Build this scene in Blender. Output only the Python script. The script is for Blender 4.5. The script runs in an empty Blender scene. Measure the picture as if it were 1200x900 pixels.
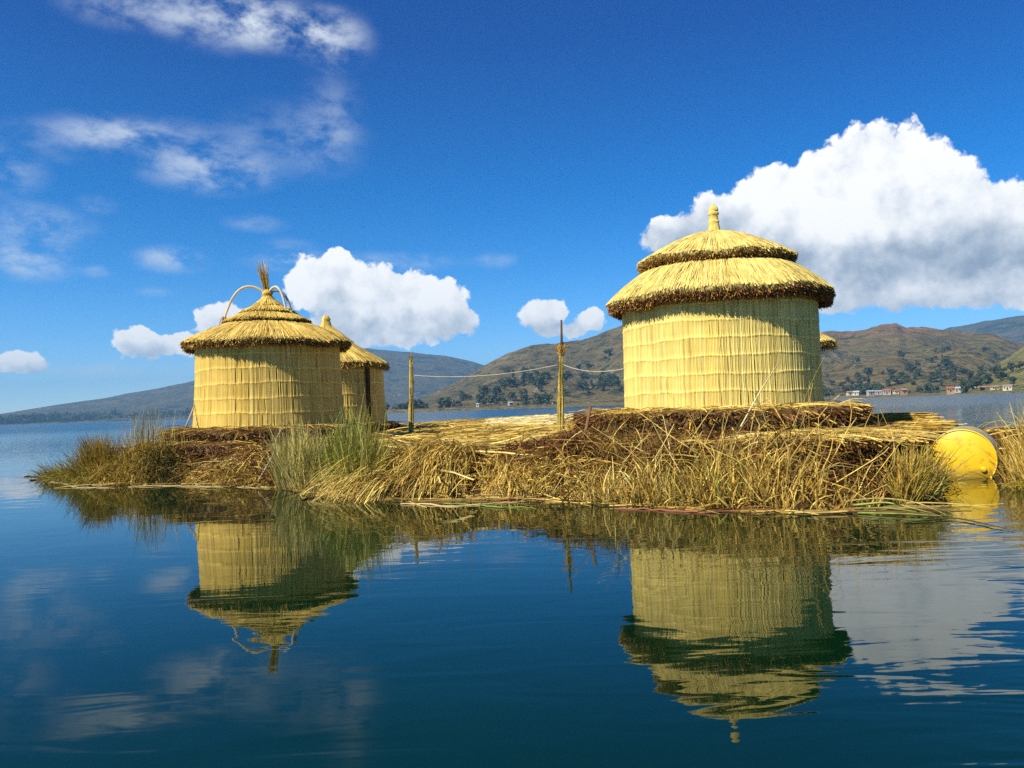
import bpy, math, random
import numpy as np
from mathutils import Matrix, Vector

rng = np.random.default_rng(7)
random.seed(7)
SC = bpy.context.scene
COL = SC.collection
PI = math.pi

# ------------------------------------------------------------------ camera
CAM_H = 1.05
F = 960.0
PITCH, ROLL = math.radians(1.67), math.radians(-1.9)
cam_data = bpy.data.cameras.new('camera')
cam_data.sensor_width = 36.0
cam_data.lens = F / 1200.0 * 36.0
cam_data.clip_start = 0.1
cam_data.clip_end = 60000.0
cam = bpy.data.objects.new('camera', cam_data)
COL.objects.link(cam)
CAM_M = Matrix.Rotation(PI / 2 + PITCH, 4, 'X') @ Matrix.Rotation(ROLL, 4, 'Z')
cam.matrix_world = Matrix.Translation((0, 0, CAM_H)) @ CAM_M
SC.camera = cam
R3 = np.array(CAM_M.to_3x3())

# ------------------------------------------------------------------ light
SUN_AZ = math.radians(232.0)      # clockwise from +Y: behind the camera, to the left
SUN_EL = math.radians(42.0)
sun_dir = Vector((math.sin(SUN_AZ) * math.cos(SUN_EL), math.cos(SUN_AZ) * math.cos(SUN_EL), math.sin(SUN_EL)))
sd = bpy.data.lights.new('sun', 'SUN')
sd.energy = 5.0
sd.angle = math.radians(0.5)
sd.color = (1.0, 0.93, 0.76)
sun = bpy.data.objects.new('sun', sd)
COL.objects.link(sun)
sun.rotation_euler = (-sun_dir).to_track_quat('-Z', 'Y').to_euler()

SC.render.engine = 'CYCLES'
SC.view_settings.view_transform = 'Standard'
SC.view_settings.look = 'None'
SC.view_settings.gamma = 1.0
SC.view_settings.use_curve_mapping = False
SC.view_settings.exposure = 0.54
cy = SC.cycles
cy.max_bounces = 5
cy.diffuse_bounces = 2
cy.glossy_bounces = 2
cy.transmission_bounces = 2
cy.transparent_max_bounces = 4
cy.volume_bounces = 0
cy.use_denoising = False
cy.use_adaptive_sampling = True
cy.adaptive_threshold = 0.01
cy.sample_clamp_indirect = 6.0


def ray(px, py):
    """World direction through a point of the 1200x900 photograph."""
    d = R3 @ np.array([(px - 600) / F, (450 - py) / F, -1.0])
    return d / np.linalg.norm(d)


def at(px, py, Y):
    d = ray(px, py)
    return np.array([0, 0, CAM_H]) + d * (Y / d[1])


def onwater(px, py, z=0.0):
    d = ray(px, py)
    return np.array([0, 0, CAM_H]) + d * ((z - CAM_H) / d[2])


def azel(px, py):
    d = ray(px, py)
    return math.degrees(math.atan2(d[0], d[1])), math.degrees(math.asin(d[2]))


# ------------------------------------------------------------------ node helper
class NT:
    def __init__(self, tree):
        self.t = tree

    def n(self, kind, **kw):
        nd = self.t.nodes.new(kind)
        for k, v in kw.items():
            setattr(nd, k, v)
        return nd

    def put(self, sock, v):
        if isinstance(v, bpy.types.NodeSocket):
            self.t.links.new(v, sock)
        elif v is not None:
            if hasattr(sock.default_value, '__len__') and not hasattr(v, '__len__'):
                v = [v] * len(sock.default_value)
            if hasattr(sock.default_value, '__len__') and len(sock.default_value) == 4 and len(v) == 3:
                v = (*v, 1.0)
            sock.default_value = v

    def m(self, op, a, b=None, c=None, clamp=False):
        nd = self.n('ShaderNodeMath', operation=op, use_clamp=clamp)
        for i, v in enumerate((a, b, c)):
            if v is not None:
                self.put(nd.inputs[i], v)
        return nd.outputs[0]

    def vm(self, op, a, b=None, c=None, out=0):
        nd = self.n('ShaderNodeVectorMath', operation=op)
        for i, v in enumerate((a, b, c)):
            if v is not None:
                self.put(nd.inputs[i], v)
        return nd.outputs[out]

    def mr(self, v, a, b, c=0.0, d=1.0, smooth=True):
        nd = self.n('ShaderNodeMapRange', interpolation_type='SMOOTHSTEP' if smooth else 'LINEAR')
        for i, x in enumerate((v, a, b, c, d)):
            self.put(nd.inputs[i], x)
        return nd.outputs[0]

    def mix(self, f, a, b, blend='MIX'):
        nd = self.n('ShaderNodeMix', data_type='RGBA', blend_type=blend)
        self.put(nd.inputs[0], f)
        self.put(nd.inputs[6], a)
        self.put(nd.inputs[7], b)
        return nd.outputs[2]

    def noise(self, vec, scale, detail=4.0, rough=0.55, dist=0.0, dims='3D', out='Fac'):
        nd = self.n('ShaderNodeTexNoise', noise_dimensions=dims)
        self.put(nd.inputs['Vector'], vec)
        nd.inputs['Scale'].default_value = scale
        nd.inputs['Detail'].default_value = detail
        nd.inputs['Roughness'].default_value = rough
        nd.inputs['Distortion'].default_value = dist
        return nd.outputs[out]

    def ramp(self, fac, stops):
        nd = self.n('ShaderNodeValToRGB')
        e = nd.color_ramp.elements
        while len(e) < len(stops):
            e.new(0.5)
        for k, (p, c) in enumerate(stops):
            e[k].position = p
            e[k].color = (*c, 1.0)
        self.put(nd.inputs[0], fac)
        return nd.outputs[0]


# ------------------------------------------------------------------ sky with clouds
world = bpy.data.worlds.new('World')
SC.world = world
world.use_nodes = True
world.cycles.sampling_method = 'MANUAL'
world.cycles.sample_map_resolution = 512


def cloud_field_group(blobs):
    """Height field of the cumulus clouds over sky direction (degrees)."""
    g = bpy.data.node_groups.new('cumulus_field', 'ShaderNodeTree')
    g.interface.new_socket('P', in_out='INPUT', socket_type='NodeSocketVector')
    g.interface.new_socket('F', in_out='OUTPUT', socket_type='NodeSocketFloat')
    g.interface.new_socket('G', in_out='OUTPUT', socket_type='NodeSocketFloat')
    t = NT(g)
    gi, go = t.n('NodeGroupInput'), t.n('NodeGroupOutput')
    P = gi.outputs[0]
    warp = t.noise(P, 0.55, 3.0, 0.55, dims='2D', out='Color')
    Pw = t.vm('MULTIPLY_ADD', t.vm('SUBTRACT', warp, (0.5, 0.5, 0.5)), (1.3, 0.9, 0.0), P)
    q = None
    for (px, py, rx, ry) in blobs:
        a, e = azel(px, py)
        ix, iy = 16.75 / (rx * 1.12), 16.75 / (ry * 1.12)
        L = t.vm('LENGTH', t.vm('MULTIPLY_ADD', Pw, (ix, iy, 0), (-a * ix, -e * iy, 0)), out='Value')
        q = L if q is None else t.m('SMOOTH_MIN', q, L, 0.35)
    vor = t.n('ShaderNodeTexVoronoi', voronoi_dimensions='2D', feature='SMOOTH_F1')
    warp2 = t.noise(P, 1.6, 3.0, 0.6, dims='2D', out='Color')
    t.put(vor.inputs['Vector'], t.vm('MULTIPLY_ADD', t.vm('SUBTRACT', warp2, (0.5, 0.5, 0.5)), (0.7, 0.7, 0), P))
    vor.inputs['Scale'].default_value = 0.62
    vor.inputs['Detail'].default_value = 2.0
    vor.inputs['Roughness'].default_value = 0.48
    vor.inputs['Lacunarity'].default_value = 2.3
    vor.inputs['Smoothness'].default_value = 0.22
    bill = t.m('MULTIPLY', t.m('SUBTRACT', 0.42, vor.outputs['Distance']), 0.45)
    fine = t.m('MULTIPLY', t.m('SUBTRACT', t.noise(P, 1.5, 4.0, 0.5, dims='2D'), 0.5), 0.12)
    base = t.m('MULTIPLY', t.m('SUBTRACT', 1.0, q), 1.45)
    t.put(go.inputs[0], t.m('ADD', base, t.m('ADD', bill, fine)))
    t.put(go.inputs[1], t.m('ADD', t.m('MULTIPLY', base, 0.22), t.m('ADD', bill, t.m('MULTIPLY', fine, 0.5))))
    return g


CUMULUS = [  # px, py, rx, ry in the photograph
    (782, 276, 32, 24), (840, 262, 50, 34), (905, 235, 52, 40), (960, 226, 62, 48), (1030, 208, 66, 58),
    (1085, 235, 66, 52), (1140, 258, 60, 42), (1195, 272, 60, 40), (1260, 285, 70, 40), (1010, 285, 150, 44),
    (1140, 305, 130, 34), (1060, 338, 105, 24), (900, 292, 70, 30), (980, 318, 90, 34), (1180, 335, 90, 24), (985, 352, 45, 16),
    (396, 306, 20, 17), (372, 336, 40, 36), (425, 345, 58, 38), (492, 352, 56, 30), (535, 374, 30, 22), (450, 382, 105, 26),
    (265, 378, 34, 22), (163, 402, 28, 19), (212, 404, 34, 14),
    (638, 370, 32, 21), (694, 375, 20, 14), (22, 424, 34, 12), (660, 388, 34, 9),
]
FIELD = cloud_field_group(CUMULUS)

W = NT(world.node_tree)
world.node_tree.nodes.clear()
sky = W.n('ShaderNodeTexSky', sky_type='NISHITA')
sky.sun_disc = False
sky.sun_elevation = SUN_EL
sky.sun_rotation = SUN_AZ
sky.altitude = 3800.0
sky.air_density = 1.0
sky.dust_density = 0.35
sky.ozone_density = 2.2
hs = W.n('ShaderNodeHueSaturation')
hs.inputs['Saturation'].default_value = 1.45
hs.inputs['Value'].default_value = 1.0
W.put(hs.inputs['Color'], sky.outputs[0])
tc = W.n('ShaderNodeTexCoord')
sep = W.n('ShaderNodeSeparateXYZ')
W.put(sep.inputs[0], tc.outputs['Generated'])
az = W.m('MULTIPLY', W.m('ARCTAN2', sep.outputs[0], sep.outputs[1]), 180 / PI)
el = W.m('MULTIPLY', W.m('ARCSINE', sep.outputs[2]), 180 / PI)
cmb = W.n('ShaderNodeCombineXYZ')
W.put(cmb.inputs[0], az)
W.put(cmb.inputs[1], el)
P = cmb.outputs[0]
g0 = W.n('ShaderNodeGroup', node_tree=FIELD)
W.put(g0.inputs[0], P)
g2 = W.n('ShaderNodeGroup', node_tree=FIELD)
W.put(g2.inputs[0], W.vm('ADD', P, (-0.6, 0.85, 0)))
F0, G0, G2 = g0.outputs[0], g0.outputs[1], g2.outputs[1]
lit = W.m('ADD', W.mr(W.noise(P, 0.22, 3.0, 0.5, dims='2D'), 0.3, 0.7, 0.86, 1.14), W.m('MULTIPLY', W.m('SUBTRACT', G0, G2), 0.42))
WP = W.vm('MULTIPLY_ADD', W.vm('SUBTRACT', W.noise(P, 0.7, 3.0, 0.5, dims='2D', out='Color'), (0.5, 0.5, 0.5)), (2.2, 1.4, 0), P)
for (px, py, rx, ry, s_) in [(1070, 304, 190, 32, .58), (1160, 316, 110, 22, .22), (815, 282, 85, 38, .50), (905, 302, 70, 26, .26), (1060, 360, 160, 14, .35),
                             (470, 388, 130, 22, .38), (440, 345, 60, 40, .16), (390, 350, 30, 30, .10), (170, 414, 50, 12, .35), (260, 392, 50, 14, .25), (650, 391, 45, 14, .4), (30, 432, 40, 9, .4)]:
    a, e = azel(px, py)
    ix, iy = 16.75 / rx, 16.75 / ry
    L = W.vm('LENGTH', W.vm('MULTIPLY_ADD', WP, (ix, iy, 0), (-a * ix, -e * iy, 0)), out='Value')
    lit = W.m('SUBTRACT', lit, W.m('MULTIPLY', W.mr(L, 1.5, 0.1), s_))
soft = W.mr(lit, 0.30, 0.95, 0.50, 0.20)
alpha = W.mr(F0, 0.0, soft)
cl = W.ramp(lit, [(0.0, (0.24, 0.30, 0.38)), (0.30, (0.36, 0.43, 0.52)), (0.60, (0.64, 0.69, 0.75)), (0.86, (0.94, 0.95, 0.96)), (1.0, (1.06, 1.05, 1.03))])
cl = W.mix(1.0, cl, (6.3, 6.3, 6.3), 'MULTIPLY')
# thin high wisps
wisps = [(150, 8, 70, 22, .5), (262, 22, 80, 30, .8), (330, 30, 75, 26, .75), (390, 45, 45, 30, .8), (245, 200, 72, 24, .75), (130, 155, 62, 18, .55),
         (200, 165, 90, 22, .35), (345, 165, 80, 40, .3), (390, 140, 35, 50, .3), (42, 264, 52, 22, .6), (35, 305, 45, 20, .75),
         (200, 304, 38, 14, .75), (338, 300, 34, 18, .5), (425, 308, 120, 12, .55), (582, 305, 24, 10, .4), (110, 434, 70, 8, .5),
         (0, 200, 40, 24, .45), (300, 262, 34, 10, .3), (115, 240, 20, 10, .35), (115, 318, 16, 8, .4), (180, 342, 20, 6, .3), (200, 432, 66, 22, .5), (60, 165, 60, 20, .3)]
wsum = None
for (px, py, rx, ry, s) in wisps:
    a, e = azel(px, py)
    ix, iy = 16.75 / rx, 16.75 / ry
    L = W.vm('LENGTH', W.vm('MULTIPLY_ADD', P, (ix, iy, 0), (-a * ix, -e * iy, 0)), out='Value')
    v = W.m('MULTIPLY', W.mr(L, 1.35, 0.1), s)
    wsum = v if wsum is None else W.m('ADD', wsum, v)
mp = W.n('ShaderNodeMapping')
mp.inputs['Rotation'].default_value = (0, 0, math.radians(14))
mp.inputs['Scale'].default_value = (0.55, 1.0, 1.0)
W.put(mp.inputs[0], P)
wn = W.noise(mp.outputs[0], 0.55, 9.0, 0.62, 0.12, dims='2D')
wa = W.m('MULTIPLY', wsum, W.mr(wn, 0.30, 0.72, 0.0, 0.85), clamp=True)
SKY_STRENGTH = 0.124


def background(c):
    n = W.n('ShaderNodeBackground')
    n.inputs['Strength'].default_value = SKY_STRENGTH
    W.put(n.inputs['Color'], c)
    return n.outputs[0]


def mix_shader(f, a, b):
    n = W.n('ShaderNodeMixShader')
    W.put(n.inputs[0], f)
    W.put(n.inputs[1], a)
    W.put(n.inputs[2], b)
    return n.outputs[0]


# blue deepens quickly with height; sky above the view dimmed to deepen shadows
deep = W.ramp(W.m('DIVIDE', el, 90.0), [(0.0, (1, 1, 1)), (0.07, (0.92, 0.95, 0.98)), (0.17, (0.62, 0.80, 0.92)), (0.27, (0.10, 0.53, 0.80)), (0.36, (0.06, 0.50, 0.82)), (0.55, (0.05, 0.25, 0.44)), (1.0, (0.06, 0.19, 0.34))])
skyblue = W.mix(1.0, hs.outputs[0], deep, 'MULTIPLY')
clear = background(skyblue)
with_wisps = mix_shader(wa, clear, background((4.4, 4.8, 5.2)))
cloudy = mix_shader(alpha, with_wisps, background(cl))
# clouds stand only in this part of the sky; elsewhere the plain sky is enough
near_clouds = W.m('MULTIPLY', W.m('COMPARE', az, 0.0, 52.0), W.m('COMPARE', el, 13.0, 17.0))
wo = W.n('ShaderNodeOutputWorld')
W.put(wo.inputs[0], mix_shader(near_clouds, clear, cloudy))


# ------------------------------------------------------------------ materials
def new_mat(name):
    m = bpy.data.materials.new(name)
    m.use_nodes = True
    m.node_tree.nodes.clear()
    t = NT(m.node_tree)
    out = t.n('ShaderNodeOutputMaterial')
    return m, t, out


def principled(t, color, rough=0.7, spec=0.3, normal=None):
    b = t.n('ShaderNodeBsdfPrincipled')
    t.put(b.inputs['Base Color'], color)
    t.put(b.inputs['Roughness'], rough)
    b.inputs['Specular IOR Level'].default_value = spec
    if normal is not None:
        t.put(b.inputs['Normal'], normal)
    return b


def bump(t, h, strength=0.5, dist=0.01):
    b = t.n('ShaderNodeBump')
    b.inputs['Strength'].default_value = strength
    b.inputs['Distance'].default_value = dist
    t.put(b.inputs['Height'], h)
    return b.outputs[0]


def reed_mat(name, transl=0.25, rough=0.55, spec=0.25, nscale=9.0, var=0.35):
    """Dry or green reed: its own colour per stem plus small mottling."""
    m, t, out = new_mat(name)
    at_ = t.n('ShaderNodeAttribute', attribute_name='col')
    geo = t.n('ShaderNodeNewGeometry')
    nz = t.noise(geo.outputs['Position'], nscale, 4.0, 0.6)
    k = t.mr(nz, 0.25, 0.75, 1.0 - var, 1.0 + var)
    c = t.mix(1.0, at_.outputs['Color'], k, 'MULTIPLY')
    b = principled(t, c, rough, spec)
    if transl > 0:
        tr = t.n('ShaderNodeBsdfTranslucent')
        t.put(tr.inputs[0], c)
        mx = t.n('ShaderNodeMixShader')
        mx.inputs[0].default_value = transl
        t.t.links.new(b.outputs[0], mx.inputs[1])
        t.t.links.new(tr.outputs[0], mx.inputs[2])
        t.put(out.inputs[0], mx.outputs[0])
    else:
        t.put(out.inputs[0], b.outputs[0])
    return m


M_REED = reed_mat('loose_reed', 0.12)
M_GREEN = reed_mat('living_reed', 0.2, 0.5, 0.3)
M_MAT = reed_mat('reed_mat_wall', 0.0, 0.6, 0.25, 3.0, 0.09)
M_THATCH = reed_mat('reed_thatch', 0.0, 0.6, 0.25, 5.0, 0.22)


def mesh_obj(name, V, Fq, mat, col=None, parent=None, smooth=False):
    V = np.asarray(V, dtype=np.float32).reshape(-1, 3)
    Fq = np.asarray(Fq, dtype=np.int32)
    k = Fq.shape[1]
    me = bpy.data.meshes.new(name)
    me.vertices.add(len(V))
    me.vertices.foreach_set('co', V.ravel())
    me.loops.add(Fq.size)
    me.loops.foreach_set('vertex_index', Fq.ravel())
    me.polygons.add(len(Fq))
    me.polygons.foreach_set('loop_start', np.arange(0, Fq.size, k, dtype=np.int32))
    me.polygons.foreach_set('loop_total', np.full(len(Fq), k, dtype=np.int32))
    if smooth:
        me.polygons.foreach_set('use_smooth', np.ones(len(Fq), dtype=bool))
    me.update(calc_edges=True)
    me.validate()
    if col is not None:
        col = np.asarray(col, dtype=np.float32).reshape(-1, 3)
        ca = me.color_attributes.new('col', 'FLOAT_COLOR', 'POINT')
        ca.data.foreach_set('color', np.hstack([col, np.ones((len(col), 1), np.float32)]).ravel())
    me.materials.append(mat)
    o = bpy.data.objects.new(name, me)
    COL.objects.link(o)
    if parent is not None:
        o.parent = parent
    return o


def tag(o, label=None, cat=None, group=None, kind=None):
    if label:
        o['label'] = label
    if cat:
        o['category'] = cat
    if group:
        o['group'] = group
    if kind:
        o['kind'] = kind
    return o


def thing(name, label, cat, loc=(0, 0, 0), group=None):
    o = bpy.data.objects.new(name, None)
    o.empty_display_size = 0.1
    COL.objects.link(o)
    o.location = [float(v) for v in loc]
    return tag(o, label, cat, group)


def unit(v):
    v = np.asarray(v, float)
    return v / np.maximum(np.linalg.norm(v, axis=-1, keepdims=True), 1e-9)


def pal(cols, n, jitter=0.18):
    """n stem colours drawn between the given ones."""
    cols = np.asarray(cols, float)
    i = rng.integers(0, len(cols), n)
    j = rng.integers(0, len(cols), n)
    f = rng.random((n, 1))
    c = cols[i] * (1 - f) + cols[j] * f
    return np.clip(c * (1 + rng.normal(0, jitter, (n, 1))), 0.004, 0.9)


class Rib:
    """Collects reed stems (thin bent ribbons, folded lengthwise) into one mesh."""

    def __init__(self):
        self.V, self.F, self.C, self.k = [], [], [], 0

    def add(self, base, d, L, w, droop, col, segs=4, bow=0.08, tip=0.35, kink=0.0, root=None):
        base = np.asarray(base, float).reshape(-1, 3)
        n = len(base)
        d = unit(np.broadcast_to(d, (n, 3)))
        L = np.broadcast_to(L, (n,)).astype(float)
        w = np.broadcast_to(w, (n,)).astype(float)
        droop = np.broadcast_to(droop, (n,)).astype(float)
        r = rng.normal(size=(n, 3))
        side = unit(np.cross(d, r))
        bw = rng.normal(0, bow, (n, 1)) * L[:, None]
        bdir = unit(np.cross(d, rng.normal(size=(n, 3))))
        s = np.linspace(0, 1, segs + 1)
        pts = []
        kx = rng.normal(0, 1, (n, 3)) * kink
        k0 = rng.uniform(.3, .8, n)
        for t in s:
            p = base + d * (L * t)[:, None] + bdir * bw * (4 * t * (1 - t))
            p[:, 2] -= droop * L * t * t
            if kink:
                p = p + kx * (np.maximum(t - k0, 0) * L)[:, None]
            pts.append(p)
        pts = np.stack(pts, 1)                                       # n, S, 3
        wid = w[:, None] * (1 - (1 - tip) * s[None, :] ** 2) * 0.5
        A = pts - side[:, None, :] * wid[:, :, None]
        B = pts + side[:, None, :] * wid[:, :, None]
        V = np.stack([A, B], 2).reshape(-1, 3)
        S = segs + 1
        i0 = (np.arange(n) * S * 2)[:, None] + (np.arange(segs) * 2)[None, :] + self.k
        Fq = np.stack([i0, i0 + 1, i0 + 3, i0 + 2], -1).reshape(-1, 4)
        c = np.broadcast_to(np.asarray(col, float), (n, 3))
        C = np.repeat(c[:, None, :], S * 2, 1)
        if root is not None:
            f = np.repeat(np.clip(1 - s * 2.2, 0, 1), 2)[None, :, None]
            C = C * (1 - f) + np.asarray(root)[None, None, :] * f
        self.V.append(V)
        self.F.append(Fq)
        self.C.append(C.reshape(-1, 3))
        self.k += n * S * 2

    def build(self, name, mat, parent=None):
        return mesh_obj(name, np.concatenate(self.V), np.concatenate(self.F), mat, np.concatenate(self.C), parent, True)


def lathe(profile, n, center=(0, 0), wob=None):
    """Surface of revolution through (r, z) points -> verts, quads."""
    prof = np.asarray(profile, float)
    th = np.linspace(0, 2 * PI, n, endpoint=False)
    V = np.empty((len(prof), n, 3))
    V[:, :, 0] = center[0] + prof[:, 0:1] * np.cos(th)
    V[:, :, 1] = center[1] + prof[:, 0:1] * np.sin(th)
    V[:, :, 2] = prof[:, 1:2]
    if wob is not None:
        V = wob(V, th)
    m = len(prof)
    a = (np.arange(m - 1) * n)[:, None]
    j = np.arange(n)[None, :]
    j2 = (j + 1) % n
    Fq = np.stack([a + j, a + j2, a + n + j2, a + n + j], -1).reshape(-1, 4)
    return V.reshape(-1, 3), Fq


def tube(pts, radii, sides=8, cap=True):
    pts = np.asarray(pts, float)
    radii = np.broadcast_to(radii, (len(pts),))
    tang = unit(np.gradient(pts, axis=0))
    ref = np.array([0.3, 0.5, 0.8]) if abs(tang[0][2]) < 0.9 else np.array([1.0, 0, 0])
    V = []
    u = unit(np.cross(tang[0], ref))
    th = np.linspace(0, 2 * PI, sides, endpoint=False)
    for p, t, r in zip(pts, tang, radii):
        u = unit(u - t * np.dot(u, t))
        v = np.cross(t, u)
        V.append(p + r * (np.cos(th)[:, None] * u + np.sin(th)[:, None] * v))
    V = np.array(V)
    m = len(pts)
    a = (np.arange(m - 1) * sides)[:, None]
    j = np.arange(sides)[None, :]
    j2 = (j + 1) % sides
    Fq = np.stack([a + j, a + j2, a + sides + j2, a + sides + j], -1).reshape(-1, 4)
    V = V.reshape(-1, 3)
    if cap:
        Fq = Fq.tolist()
        k = len(V)
        V = np.vstack([V, pts[0], pts[-1]])
        for q in range(sides):
            q2 = (q + 1) % sides
            Fq.append([k, q2, q, q])
            Fq.append([k + 1, (m - 1) * sides + q, (m - 1) * sides + q2, (m - 1) * sides + q2])
        # degenerate quads are turned into triangles by from-lists below
    return V, Fq


def poly_obj(name, V, faces, mat, col=None, parent=None, smooth=True):
    """Mesh from mixed polygons (repeated corner indices dropped)."""
    fs = []
    for f in faces:
        g = []
        for i in f:
            if int(i) not in g:
                g.append(int(i))
        if len(g) > 2:
            fs.append(g)
    me = bpy.data.meshes.new(name)
    me.from_pydata([tuple(map(float, v)) for v in V], [], fs)
    if smooth:
        for p in me.polygons:
            p.use_smooth = True
    if col is not None:
        col = np.broadcast_to(np.asarray(col, np.float32), (len(V), 3))
        ca = me.color_attributes.new('col', 'FLOAT_COLOR', 'POINT')
        ca.data.foreach_set('color', np.hstack([col, np.ones((len(V), 1), np.float32)]).astype(np.float32).ravel())
    me.materials.append(mat)
    o = bpy.data.objects.new(name, me)
    COL.objects.link(o)
    if parent is not None:
        o.parent = parent
    return o


def join_lists(parts):
    V, Fs, k = [], [], 0
    for v, f in parts:
        V.append(np.asarray(v))
        Fs += [[int(i) + k for i in q] for q in f]
        k += len(v)
    return np.vstack(V), Fs


# smooth value noise in 2-D, for terrain
def vnoise(x, y, seed=0):
    xi, yi = np.floor(x).astype(np.int64), np.floor(y).astype(np.int64)
    fx, fy = x - xi, y - yi
    fx, fy = fx * fx * (3 - 2 * fx), fy * fy * (3 - 2 * fy)

    def h(a, b):
        v = (a * 374761393 + b * 668265263 + seed * 974711) & 0x7fffffff
        v = ((v ^ (v >> 13)) * 1274126177) & 0x7fffffff
        return ((v ^ (v >> 16)) & 0xffff) / 65535.0
    return (h(xi, yi) * (1 - fx) + h(xi + 1, yi) * fx) * (1 - fy) + (h(xi, yi + 1) * (1 - fx) + h(xi + 1, yi + 1) * fx) * fy


def fbm(x, y, o=4, seed=0):
    s, a = 0.0, 0.5
    for k in range(o):
        s = s + a * vnoise(x, y, seed + k)
        x, y, a = x * 2.03 + 11.7, y * 2.03 + 5.3, a * 0.5
    return s / (1 - 0.5 ** o)


# ------------------------------------------------------------------ water
m, t, out = new_mat('lake_water')
geo = t.n('ShaderNodeNewGeometry')
pos = geo.outputs['Position']
mp = t.n('ShaderNodeMapping')
mp.inputs['Rotation'].default_value = (0, 0, math.radians(-24))
mp.inputs['Scale'].default_value = (0.45, 1.5, 1.0)
t.put(mp.inputs[0], pos)
ripple = t.noise(mp.outputs[0], 2.6, 2.0, 0.45, 0.6, dims='2D')
swell = t.noise(pos, 0.9, 2.0, 0.5, 0.3, dims='2D')
fine = t.noise(mp.outputs[0], 9.0, 2.0, 0.5, 0.4, dims='2D')
sp = t.n('ShaderNodeSeparateXYZ')
t.put(sp.inputs[0], pos)
# the wind ripples the open water to the right and beyond the island; calm in the lee of the reeds
gx = t.mr(sp.outputs[0], -0.3, 2.2)
gust = t.mr(t.noise(pos, 0.35, 3.0, 0.5, dims='2D'), 0.35, 0.65, 0.35, 1.0)
far = t.mr(sp.outputs[1], 14.0, 45.0)
near = t.mr(sp.outputs[1], 2.2, 5.5, 1.25, 1.0)
amp = t.m('ADD', t.m('MULTIPLY', t.m('ADD', 0.07, t.m('MULTIPLY', gx, 0.37)), t.m('MULTIPLY', gust, near)), t.m('MULTIPLY', far, 1.2))
hgt = t.m('ADD', t.m('MULTIPLY', t.m('ADD', ripple, t.m('MULTIPLY', fine, 0.10)), amp), t.m('MULTIPLY', swell, 0.10))
bmp = bump(t, hgt, 1.0, 0.022)
deep = t.mix(t.noise(pos, 0.4, 2.0, dims='2D'), (0.0, 0.0135, 0.0045), (0.0, 0.0210, 0.0070))
b = principled(t, deep, t.mr(sp.outputs[1], 16.0, 120.0, 0.015, 0.22), 0.5, bmp)
b.inputs['IOR'].default_value = 1.36
t.put(out.inputs[0], b.outputs[0])
M_WATER = m
ys = np.concatenate([[-300, -60, -10], np.linspace(-4, 60, 33), np.geomspace(75, 8200, 24)])
xs = np.concatenate([-np.geomspace(60, 8200, 14)[::-1], np.linspace(-45, 45, 31), np.geomspace(60, 8200, 14)])
gxx, gyy = np.meshgrid(xs, ys)
nx, ny = len(xs), len(ys)
V = np.stack([gxx, gyy, np.zeros_like(gxx)], -1).reshape(-1, 3)
ij = (np.arange(ny - 1) * nx)[:, None] + np.arange(nx - 1)[None, :]
Fq = np.stack([ij, ij + 1, ij + nx + 1, ij + nx], -1).reshape(-1, 4)
tag(mesh_obj('lake_water', V, Fq, M_WATER, smooth=True), kind='structure')

# ------------------------------------------------------------------ hills
def hill_mat(name, base, dry, scrub, shrub_scale, shrub_cut, rock=None):
    m, t, out = new_mat(name)
    geo = t.n('ShaderNodeNewGeometry')
    pos = geo.outputs['Position']
    big = t.noise(pos, 0.006, 6.0, 0.6)
    mid = t.noise(pos, 0.03, 5.0, 0.6)
    c = t.mix(t.mr(big, 0.35, 0.65), base, dry)
    c = t.mix(t.m('MULTIPLY', t.mr(mid, 0.35, 0.7), 0.45), c, tuple(0.55 * v for v in base))
    sh = t.noise(pos, shrub_scale, 4.0, 0.65)
    patch = t.noise(pos, 0.008, 4.0, 0.6)
    f = t.m('MULTIPLY', t.mr(sh, shrub_cut, shrub_cut + 0.06), t.mr(patch, 0.38, 0.58, 0.35, 1.0))
    c = t.mix(f, c, scrub)
    spz = t.n('ShaderNodeSeparateXYZ')
    t.put(spz.inputs[0], pos)
    step = t.m('FRACT', t.m('ADD', t.m('MULTIPLY', spz.outputs[2], 0.085), t.m('MULTIPLY', big, 2.6)))
    wall = t.m('MULTIPLY', t.m('MULTIPLY', t.mr(step, 0.80, 0.92), t.mr(step, 1.0, 0.94)), t.mr(patch, 0.62, 0.42, 0.0, 0.75))
    c = t.mix(wall, c, tuple(0.45 * v for v in base))
    bare = t.mr(t.noise(pos, 0.022, 6.0, 0.7), 0.60, 0.66)
    c = t.mix(t.m('MULTIPLY', bare, 0.6), c, (0.26, 0.23, 0.18))
    if rock:
        sp = t.n('ShaderNodeSeparateXYZ')
        t.put(sp.inputs[0], pos)
        rk = t.m('MULTIPLY', t.mr(sp.outputs[2], rock[0], rock[1]), t.mr(t.noise(pos, 0.012, 5.0), 0.4, 0.6))
        c = t.mix(t.m('MULTIPLY', rk, 0.8), c, rock[2])
    n = bump(t, t.m('ADD', mid, t.m('MULTIPLY', sh, 0.6)), 1.0, 18.0)
    b = principled(t, c, 0.9, 0.05, n)
    t.put(out.inputs[0], b.outputs[0])
    return m


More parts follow.
